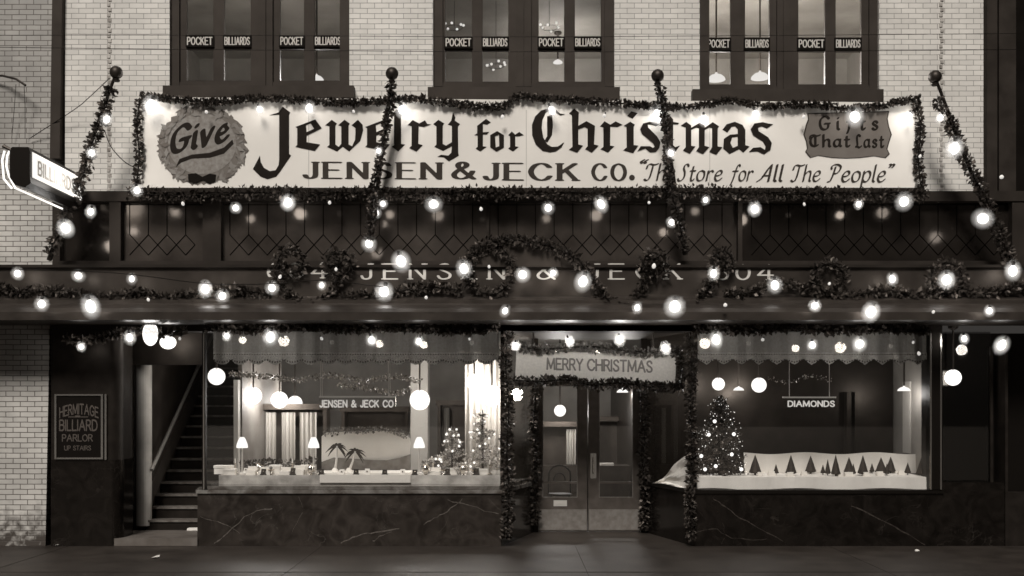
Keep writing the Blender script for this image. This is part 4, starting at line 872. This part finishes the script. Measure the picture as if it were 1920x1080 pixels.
# lamp arm high on the grey wall, wires
arm = thing('wall_bracket', 'thin curved iron arm with hanging wires on the grey brick wall', 'bracket', W(0, 150, .0))
MB().tube([W(-40, 140, .0), W(5, 142, -.1), (W(30, 148, -.2)), W(48, 160, -.25)], .016, 8).build('arm', M['iron'], arm)
q = MB()
for px in (30, 45): q.tube([W(px, 158, -.22), W(px - 3 + (px > 40)*5, 200, -.1), W(px - 8 + (px > 40)*10, 260, -.02)], .004, 5)
q.build('wire', M['iron'], arm)
def cable(pts, label, r=.006):
    tag(MB().tube(catmull([tuple(W(*p)) for p in pts], 6), r, 6).build('cable', M['black']), label, 'cable', 'thin cables')
cable([(205,147,-.7),(170,180,-.4),(140,205,-.2),(55,260,-.0)], 'thin guy wire from the leftmost pole ball to the grey wall')
cable([(196,244,-.68),(208,275,-.5),(232,302,-.35),(252,314,-.3)], 'looped cable from the leftmost pole to the banner corner')
cable([(-60,88,-3.0),(400,93,-3.0),(960,97,-3.0),(1500,96,-3.0),(2000,92,-3.0)], 'upper thin overhead cable stretched across the brick front', .0035)
cable([(-60,66,-3.4),(400,66,-3.4),(960,69,-3.4),(1500,66,-3.4),(2000,62,-3.4)], 'highest thin overhead cable stretched across the brick front', .003)
cable([(30,505,-.7),(150,508,-.72),(250,515,-.72),(390,532,-.72),(510,532,-.72),(605,526,-.72),(720,538,-.72)], 'lamp cord along the left half of the fascia', .006)

# ================================================================== LEFT WINDOW DISPLAY
zst = Z(891, .45)
def on(px, y, z=zst): return Vector((X(px, y), y, z))
for px, lab in ((454, 'slim white table lamp on the left end of the bright window display'), (588, 'slim white table lamp beside the palm tree scene'), (786, 'slim white table lamp in front of the pale column')):
    c = on(px, .7); t = thing('table_lamp', lab, 'lamp', c, 'table lamps in the left window'); h = .46
    MB().lathe([(.06, 0), (.055, .015), (.014, .03), (.012, h - .06), (.02, h - .04)], c, 14).build('stem', M['letter'], t, True)
    MB().lathe([(.085, h - .07), (.08, h - .02), (.05, h + .06), (.03, h + .09)], c, 18).build('shade', M['shade'], t, True)
    o = bpy.data.objects.new('lamp_light', lamp_data('lamp_light', 6, .09)); col.objects.link(o); o.parent = t; o.location = (0, 0, h)
for i, (px, w_, h_, y, k) in enumerate(((420, 34, 15, .75, 0), (432, 22, 10, .6, 1), (472, 18, 10, .62, 2), (497, 22, 9, .62, 3), (517, 20, 15, .85, 4), (535, 20, 9, .6, 3), (560, 22, 11, .62, 2), (572, 16, 15, .85, 1), (815, 24, 8, .7, 2), (845, 26, 10, .8, 0), (900, 30, 9, .7, 1))):
    c = on(px, y); sw_, sh = w_ / S, h_ / S * 1.1
    lab = ['low white jewel case', 'small white gift box', 'white open jewel box', 'flat white tray box'][k % 4] + ' on the left window display, %s from the left' % ORD[i]
    t = thing('jewel_box', lab, 'box', c, 'white boxes in the left window')
    MB().box(c.x - sw_/2, c.x + sw_/2, y - .07, y + .07, zst, zst + sh * .7).build('tray', M['paper'], t)
    lid = MB(); b0 = len(lid.v); x0_, x1_ = c.x - sw_/2, c.x + sw_/2; z0_ = zst + sh*.72
    if k in (2, 3): lid.box(x0_, x1_, y + .06, y + .085, z0_, z0_ + sh*.7)
    else: lid.box(x0_ - .006, x1_ + .006, y - .078, y + .078, z0_, z0_ + sh*.3)
    lid.build('lid', M['paper'], t)
# palm tree scene: oval painted sky with hills, snow and two palms
pg = thing('painted_backdrop', 'oval pale sky and dark hill backdrop behind the little palm trees', 'backdrop', on(686, 1.25))
ov = [(603, 885), (603, 818), (612, 811), (650, 809), (720, 808), (755, 812), (769, 822), (769, 885)]
MB().prism([(X(a, 1.25), Z(b, 1.25)) for a, b in ov], 1.25, 1.28).build('sky_panel', mat('painted_sky', .82, .8, noise=(3, .92, 1.04)), pg)
hl = [(603, 888), (603, 866), (625, 858), (660, 860), (690, 862), (725, 863), (750, 858), (769, 852), (769, 888)]
MB().prism([(X(a, 1.2), Z(b, 1.2)) for a, b in hl], 1.19, 1.23).build('painted_hill', mat('painted_hill', .16, .8, noise=(9, .7, 1.3)), pg)
leaf_object('fringe', leaves([W(605, 812, 1.22), W(650, 807, 1.22), W(720, 806, 1.22), W(768, 816, 1.22)], .06, 220, .05, 91), M['leaf_pale'], pg)
tag(MB().box(X(604, .9), X(772, .9), .52, 1.15, zst + .001, zst + .03).build('snow_bank', M['snow']), 'strip of cotton snow under the palm tree scene', 'snow')
for px, top, lean, lab in ((628, 836, 4, 'left little palm tree on the cotton snow'), (654, 846, 12, 'right little palm tree leaning over the cotton snow')):
    b = on(px, .75, zst + .03); tp = W(px + lean, top, .75); t = thing('palm_tree', lab, 'palm tree', b, 'little palm trees')
    MB().tube([b, b.lerp(tp, .5) + Vector((.01, 0, 0)), tp], [.022, .015, .013], 8).build('trunk', M['plaster'], t)
    MB().lathe([(.055, 0), (.045, .03), (.02, .06)], b, 10).build('mound', M['snow'], t)
    fr = MB()
    for a in (-25, 5, 32, 62, 95, 128, 155, 182, 210, 320):
        d = Vector((math.cos(R(a)), rnd.uniform(-.5, .5), math.sin(R(a)) * .8)); L = rnd.uniform(.13, .18)
        pts_ = [tp + d * L * q_ + Vector((0, 0, -.10 * q_ * q_)) for q_ in (0, .35, .7, 1)]
        for k in range(3):
            w0, w1 = (.006, .016, .014, .002)[k], (.006, .016, .014, .002)[k+1]; u = Vector((-d.z, 0, d.x)).normalized()
            fr.face([pts_[k] - u*w0, pts_[k+1] - u*w1, pts_[k+1] + u*w1, pts_[k] + u*w0])
    fr.build('frond', M['tree'], t)
# hanging name boards
def hanging(px0, px1, pyb, t_, ty0, ty1, cords, label, tx0, tx1):
    y = .22; t = thing('hanging_sign', label, 'sign', W((px0+px1)/2, ty1, y), 'hanging name strips in the windows')
    MB().pbox(px0, pyb - 1.5, px1, pyb + 1.5, y - .012, y + .012).build('bar', M['letter'], t)
    q = MB()
    for px in cords: q.tube([W(px, 664, y), W(px, pyb, y)], .005, 5)
    q.build('cord', M['letter'], t)
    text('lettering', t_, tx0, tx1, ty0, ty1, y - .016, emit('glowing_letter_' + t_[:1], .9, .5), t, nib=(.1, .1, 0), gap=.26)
    MB().pbox(px0, pyb + 2, px1, ty1 + 5, y + .0, y + .005).build('glass_strip', glass('strip_glass', .95), t)
hanging(598, 742, 744, 'JENSEN & JECK CO', 751, 763, (601, 604, 728, 731), 'hanging JENSEN AND JECK CO glass strip in the left window', 600, 737)
hanging(1468, 1568, 745, 'DIAMONDS', 752, 762, (1480, 1555), 'hanging DIAMONDS glass strip in the right window', 1478, 1564)
for k in range(16):
    px = 462 + k * 29 + rnd.uniform(-6, 6); y = rnd.uniform(.5, .58) if k % 2 else rnd.uniform(.95, 1.1)
    if 590 < px < 775: y = .48
    c = on(px, y, zst + (.031 if y > .51 and 590 < px < 775 else .001)); hh = rnd.uniform(.045, .09)
    t = thing('watch_stand', ['small sloping white watch stand', 'small dark velvet ring stand'][k % 2] + ', %s stand from the left in the left window' % ORD[k], 'stand', c, 'jewel stands in the left window')
    MB().box(c.x - .045, c.x + .045, c.y - .03, c.y + .03, c.z, c.z + .012).build('base', M['paper' if k % 2 == 0 else 'wood'], t)
    run([(c.y - .025, c.z + .012), (c.y + .03, c.z + .012), (c.y + .03, c.z + .012 + hh)], c.x - .035, c.x + .035).build('pad', M['paper' if k % 2 == 0 else 'wood'], t)
    MB().ball((c.x, c.y - .012, c.z + .02 + hh * .4), .013, 8).build('jewel', M['brass'], t)
# tinsel trees filling the right end of the left window
for i, (px, py0, py1, wpx, y, lab) in enumerate(((905, 885, 768, 92, .95, 'bushy pale tinsel tree at the right end of the left window'), (848, 886, 800, 70, .8, 'lower tinsel bush left of the pale tinsel tree'))):
    b = on(px, y); t = thing('tinsel_tree', lab, 'christmas tree', b, 'tinsel trees in the left window'); tp = W(px, py1, y); H = tp.z - b.z
    MB().tube([b, tp], [.02, .008], 8).build('trunk', M['iron'], t)
    mb = MB(); orn = []
    for k in range(60):
        h = rnd.uniform(.08, .95); a = rnd.uniform(0, 6.28); r = wpx / S * .62 * (1 - h*.75) * rnd.uniform(.6, 1.1)
        p0 = b + Vector((0, 0, H*h)); p1 = p0 + Vector((r*math.cos(a), r*.6*math.sin(a), -.04 + rnd.uniform(-.03, .06)))
        q = leaves([p0, p1], .035, 210, .035, 300 + k + 50*i); n0 = len(mb.v); mb.v += q.v; mb.f += [tuple(z_ + n0 for z_ in f_) for f_ in q.f]
        if k % 2 == 0: orn.append(p1)
    leaf_object('branches', mb, M['tinsel'], t)
    for p in orn[:22]: MB().ball(p, .018, 8).build('glowing_bauble', M['glint_glow'], t)  # baubles glow by themselves to carry the sparkle
g1 = [(800,868,.9),(820,858,.9),(845,862,.9),(868,850,.9),(892,858,.9),(915,845,.9),(936,852,.9)]
garland(g1, .04, 'pale tinsel rope draped across the tinsel trees', per_m=260, size=.035, m='tinsel', group='tinsel ropes', wire=False)
garland([(430,700,.7),(500,706,.7),(560,712,.7),(620,704,.7),(680,714,.7),(740,706,.7),(790,716,.7)], .05, 'added tinsel rope standing in for window reflections above the hanging shop name', per_m=200, size=.05, m='tinsel', group='tinsel ropes', wire=False)  # tinsel added in place of street signs mirrored in the glass
garland([(630,722,.72),(690,728,.72),(745,738,.72),(770,728,.72)], .045, 'short added tinsel rope standing in for window reflections just above the hanging shop name', per_m=190, size=.05, m='tinsel', group='tinsel ropes', wire=False)  # second rope added for the same reflected sparkle
garland([(1440,708,.7),(1480,716,.7),(1520,705,.7),(1560,714,.7)], .04, 'added tinsel rope standing in for window reflections above the hanging DIAMONDS strip', per_m=70, size=.035, m='tinsel', group='tinsel ropes', wire=False)  # added for lights reflected in the right pane
garland([(450,872,1.3),(500,866,1.3),(545,870,1.3),(595,862,1.3)], .07, 'dark greenery behind the white jewel boxes', per_m=260, size=.06, group='window greenery', wire=False)
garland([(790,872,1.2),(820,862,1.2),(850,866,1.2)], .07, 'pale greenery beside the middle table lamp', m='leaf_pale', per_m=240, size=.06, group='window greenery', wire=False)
def ware(px, y, kind, label):
    c = on(px, y); t = thing('silver_ware', label, 'silverware', c, 'silver pieces in the left window')
    pr_ = {0: [(.035, 0), (.035, .01), (.01, .03), (.009, .12), (.022, .14), (.02, .15)], 1: [(.03, 0), (.02, .015), (.045, .06), (.05, .09), (.028, .13), (.036, .15)], 2: [(.025, 0), (.008, .02), (.008, .05), (.06, .07), (.065, .075)]}[kind]
    MB().lathe(pr_, c, 16).build('body', mat('silver', .75, .18, metal=1) if 'silver' not in bpy.data.materials else bpy.data.materials['silver'], t, True)
    if kind == 0: MB().lathe([(.008, .15), (.008, .21), (.002, .22)], c, 8).build('candle', M['paper'], t)
    if kind == 1: MB().tube([c + Vector((.04, 0, .12)), c + Vector((.08, 0, .11)), c + Vector((.075, 0, .06)), c + Vector((.045, 0, .05))], .006, 6).build('handle', bpy.data.materials['silver'], t)
    if kind == 2: MB().ball(c + Vector((0, 0, .1)), .025, 8).build('fruit', M['badge'], t)
for k, (px, y, kd) in enumerate(((441, 1.0, 0), (484, .9, 1), (508, .6, 2), (548, .95, 0), (582, .6, 1), (798, .6, 1), (812, .95, 0), (832, .58, 2), (868, .6, 1), (888, .56, 2), (918, .6, 0))):
    ware(px, y, kd, ['silver candlestick with a white candle', 'silver jug with a curved handle', 'low silver dish with a round fruit'][kd] + ', ' + ORD[k] + ' silver piece in the left window')
# shop furniture behind the left display
def cab(px0, px1, py0, y, label, m='dark_in', depth=.4, curtain=()):
    t = thing('display_cabinet', label, 'cabinet', W((px0+px1)/2, 980, y), 'cabinets in the shop')
    x0_, x1_, z1_ = X(px0, y), X(px1, y), Z(py0, y); q = MB()
    q.box(x0_, x1_, y + depth - .03, y + depth, .013, z1_); q.box(x0_, x0_ + .06, y, y + depth - .03, .013, z1_); q.box(x1_ - .06, x1_, y, y + depth - .03, .013, z1_); q.box(x0_ - .03, x1_ + .03, y - .03, y + depth, z1_, z1_ + .1)
    q.box(x0_ + .06, x1_ - .06, y, y + depth - .03, .013, .8)
    q.build('body', M[m], t)
    for a, b in curtain:
        c = MB(); n_ = 14
        for k in range(n_):
            xa_, xb_ = X(a, y), X(b, y); u0, u1 = xa_ + (xb_-xa_)*k/n_, xa_ + (xb_-xa_)*(k+1)/n_
            f0, f1 = y + .1 + .03*math.sin(k*1.7), y + .1 + .03*math.sin((k+1)*1.7)
            c.face([(u0, f0, .82), (u1, f1, .82), (u1, f1, z1_ - .05), (u0, f0, z1_ - .05)])
        c.build('curtain', M['curtain'], t, True)
cab(476, 612, 768, 3.4, 'tall cabinet with pale curtains behind the left window display', curtain=((492, 516), (526, 552), (560, 592)))
cab(640, 765, 772, 5.0, 'dark low cabinet behind the painted backdrop')
cab(820, 935, 760, 5.2, 'dark cabinet behind the tinsel trees', curtain=((832, 842), (880, 930)))
cab(1010, 1090, 800, 6.0, 'dark shelved cabinet seen through the left shop door', curtain=((1062, 1080),))
cab(1110, 1200, 790, 6.2, 'dark cabinet seen through the right shop door')
cl = thing('shop_column', 'square pale column inside the shop behind the middle table lamp', 'column', W(785, 980, 3.9))
MB().box(X(770, 3.9), X(802, 3.9), 3.9, 4.3, .013, zc2 - .001).build('shaft', M['curtain'], cl); MB().box(X(766, 3.88), X(806, 3.88), 3.86, 4.34, .0135, .5).build('plinth', M['dark_in'], cl)
q = MB().pbox(438, 712, 446, 985, 1.75, 1.9); tag(q.build('partition_post', M['plaster']), 'slim grey post between the staircase and the left window', 'post')
pw = MB(); n_ = 44
for k in range(n_):
    a, b = 872 + 76*k/n_, 872 + 76*(k+1)/n_; f0, f1 = 1.75 + .05*math.sin(k*.9), 1.75 + .05*math.sin((k+1)*.9)
    pw.face([W(a, 636, f0), W(b, 636, f1), W(b, 893, f1), W(a, 893, f0)])
tag(pw.build('drape', M['plaster'], None, True), 'pale pleated drape added to catch glare behind the tinsel trees near the entrance', 'curtain')  # drape added as a bright surface to make the glare at this end
# bentwood chair inside the door
ch = thing('bentwood_chair', 'dark bentwood chair seen through the left shop door', 'chair', (X(1050, 3.2), 3.2, .013)); cc = Vector(ch.location)
bk = [(cc.x + .19*math.cos(R(a)), 3.38, cc.z + .78 + .16*math.sin(R(a))) for a in range(0, 181, 15)]
MB().tube([(cc.x + .19, 3.36, cc.z + .45)] + bk + [(cc.x - .19, 3.36, cc.z + .45)], .016, 8).build('backrest', M['black'], ch, True)
MB().tube([(cc.x + .1*math.cos(R(a)), 3.37, cc.z + .68 + .13*math.sin(R(a))) for a in range(0, 181, 20)], .012, 8).build('inner_bow', M['black'], ch)
MB().lathe([(.2, .44), (.215, .455), (.2, .47)], (cc.x, 3.2, cc.z), 20).build('seat', M['black'], ch)
for sx in (-1, 1):
    for sy in (-1, 1): MB().tube([(cc.x + sx*.15, 3.2 + sy*.14, cc.z + .44), (cc.x + sx*.2, 3.2 + sy*.19, cc.z)], .016, 8).build('leg', M['black'], ch)
tb_ = thing('shop_counter', 'low counter with white papers seen through the right shop door', 'counter', (X(1155, 4.4), 4.4, .013))
MB().box(X(1112, 4.4), X(1200, 4.4), 4.2, 4.8, .013, .9).build('body', M['dark_in'], tb_); MB().box(X(1125, 4.4), X(1150, 4.4), 4.3, 4.5, .9, .94).build('papers', M['paper'], tb_); MB().box(X(1110, 4.4), X(1203, 4.4), 4.17, 4.83, .86, .9).build('top', M['doorwood'], tb_) if False else None

# ================================================================== RIGHT WINDOW DISPLAY
zr = Z(893, .3)
ct = thing('display_cloth', 'white cloth covered platform with a white back drop in the right window', 'cloth', (X(1525), .3, zk + .05))
pl = MB(); xs_ = [X(1307, .1) + (X(1744, .1) - X(1307, .1)) * i / 60 for i in range(61)]
for a, b in zip(xs_, xs_[1:]):
    f0, f1 = .1 + .012*math.sin(a*9) + .006*math.sin(a*31), .1 + .012*math.sin(b*9) + .006*math.sin(b*31); z0_, z1_ = zk + .055 + .012*math.sin(a*5), zk + .055 + .012*math.sin(b*5)
    pl.face([(a, f0, z0_), (b, f1, z1_), (b, .12, zr), (a, .12, zr)]); pl.face([(a, .12, zr), (b, .12, zr), (b, 1.0, zr + .0), (a, 1.0, zr)])
pl.build('platform_cloth', M['white'], ct, True)
bd = MB(); xs_ = [X(1395, 1.0) + (X(1744, 1.0) - X(1395, 1.0)) * i / 50 for i in range(51)]
for a, b in zip(xs_, xs_[1:]):
    t0, t1 = Z(850, 1.0) + .015*math.sin(a*6), Z(850, 1.0) + .015*math.sin(b*6)
    bd.face([(a, 1.0 + .02*math.sin(a*14), zr), (b, 1.0 + .02*math.sin(b*14), zr), (b, 1.03, t1), (a, 1.03, t0)])
bd.build('back_cloth', M['white'], ct, True)
CT = [(1416,850,888,20),(1455,868,888,10),(1483,852,890,18),(1520,848,882,18),(1543,868,887,9),(1552,860,890,10),(1567,854,894,15),(1592,852,884,17),(1600,868,890,9),(1618,853,891,17),(1635,861,880,9),(1652,853,885,19),(1663,868,890,10),(1670,848,879,16),(1702,864,887,11),(1729,855,893,19)]
for i, (px, a, b, wd) in enumerate(CT):
    y = .3 + (894 - b) * .045; s_ = (D + y) / D / S; h = (b - a) * s_; r = wd / 2 * s_ * 1.2; base = Vector((X(px, y), y, zr))
    t = thing('toy_fir', '%s black cone-shaped toy fir on white cloth, %s from the left' % ('tall' if h > .26 else 'small', ORD[i]), 'toy tree', base, 'cone-shaped toy firs in the right window')
    MB().lathe([(r*.16, 0), (r*.16, .03)], base, 8).build('trunk', M['wood'], t)
    mb = MB().lathe([(r*.7, .025), (r, .04), (r*.8, h*.3), (r*.55, h*.55), (r*.26, h*.8), (.003, h)], base, 12)
    mb.build('crown', M['tree'], t)
for i, (px, w_, y) in enumerate(((1425, 10, .3), (1447, 14, .5), (1482, 14, .28), (1508, 12, .45), (1575, 10, .3), (1592, 18, .3), (1625, 12, .28), (1650, 14, .45), (1690, 12, .6))):
    s_ = (D + y) / D / S; x_ = X(px, y)
    t = thing('price_card', 'little white jewel stand among the toy firs, %s from the left' % ORD[i], 'stand', (x_, y, zr), 'white stands among the toy firs')
    MB().box(x_ - w_*s_/2, x_ + w_*s_/2, y - .04, y + .04, zr, zr + .03).build('base', M['paper'], t)
    MB().box(x_ - w_*s_*.4, x_ + w_*s_*.4, y - .005, y + .03, zr + .03, zr + .06).build('pad', M['paper'], t)
# decorated fir
b = Vector((X(1350, .55), .55, zr)); t = thing('christmas_tree', 'dark decorated fir sparkling with lights in the right window', 'christmas tree', b); H = Z(745, .55) - zr
MB().tube([b, b + Vector((0, 0, H))], [.03, .008], 8).build('trunk', M['wood'], t)
mb = MB(); tips = []
for k in range(95):
    h = (k + .5) / 95; a = k * 2.4; r = .42 * (1 - h) ** .6 * rnd.uniform(.8, 1.1) + .02
    p0 = b + Vector((0, 0, .05 + (H - .05)*h)); p1 = p0 + Vector((r*math.cos(a), r*.75*math.sin(a), -.05*(1-h)))
    q = leaves([p0, p1], .05, 230, .045, 700 + k); n0 = len(mb.v); mb.v += q.v; mb.f += [tuple(z_ + n0 for z_ in f_) for f_ in q.f]; tips.append(p1)
leaf_object('branches', mb, M['leaf'], t)
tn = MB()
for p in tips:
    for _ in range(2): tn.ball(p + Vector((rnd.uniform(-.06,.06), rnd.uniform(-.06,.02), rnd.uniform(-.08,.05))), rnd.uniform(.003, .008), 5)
glint_beads = tn.build('tinsel', M['glint_glow'], t); glint_beads['kind'] = 'stuff'  # glints put in as beads that glow by themselves
for px, py in ((1329,815),(1376,814),(1315,855),(1372,852),(1342,874),(1340,790),(1390,880),(1322,880)):
    c = W(px, py, .25); MB().ball(c, .027, 10).build('tree_light', M['bulb_on'], t)
for px, py in ((1329,815),(1372,830),(1342,870)):
    o = bpy.data.objects.new('tree_glow', lamp_data('tree_glow', .5, .04)); col.objects.link(o); o.parent = t; o.location = W(px, py, .2) - b
# cloth heaped in the splayed side window right of the doors
cy_ = thing('draped_cloth', 'white cloth draped to a peak in the side window right of the doors', 'cloth', (X(1265, .7), .7, zk + .05))
mb = MB(); nu, nv = 14, 10; grid = []
for i in range(nu + 1):
    u = i / nu; x_ = X(1232 + 62*u, .95 - .6*u); yb_ = 1.15 - .75*u; top = zk + .06 + (.52 * (u ** 1.25) if u < .95 else .5)
    grid.append([(x_ + .03*math.sin(j_*1.3 + u*7), yb_ - .30*(1 - j_/nv) * (.4 + u) + .12 + .03*math.sin(u*15 + j_*.4), zk + .055 + (top - zk - .055) * j_/nv) for j_ in range(nv + 1)])
for i in range(nu):
    for j_ in range(nv): mb.face([grid[i][j_], grid[i+1][j_], grid[i+1][j_+1], grid[i][j_+1]])
mb.build('drape', M['white'], cy_, True)
# litter
tag(MB().prism([(X(322, .2), .115), (X(357, .2), .115), (X(358, .2), .15), (X(323, .2), .148)], .9, 1.0).build('newspaper', M['paper']), 'folded white newspaper at the foot of the stairs', 'newspaper')
def scrap(px, py, s, label):
    y = D * (EYE * S / (py - HZ) - 1); c = Vector(((px - 960) / S * (D + y) / D, y, .003)); mb = MB()
    p = [(c.x + s*q_[0], c.y + s*q_[1]*2, .004 + q_[2]*s) for q_ in ((-1, -.5, 0), (.3, -.9, .3), (1, .1, .1), (.6, .9, .5), (-.5, .7, .2))]
    mb.face(p); mb.face([(q_[0], q_[1], q_[2] + .004) for q_ in p][::-1]); tag(mb.build('paper_scrap', M['paper']), label, 'litter', 'paper scraps on the pavement')
scrap(292, 1046, .045, 'bright white paper scrap on the pavement before the doorstep')
scrap(110, 1023, .06, 'torn pale paper scrap against the black pier base')
scrap(1720, 1034, .035, 'pale paper scrap on the dark pavement at the right')
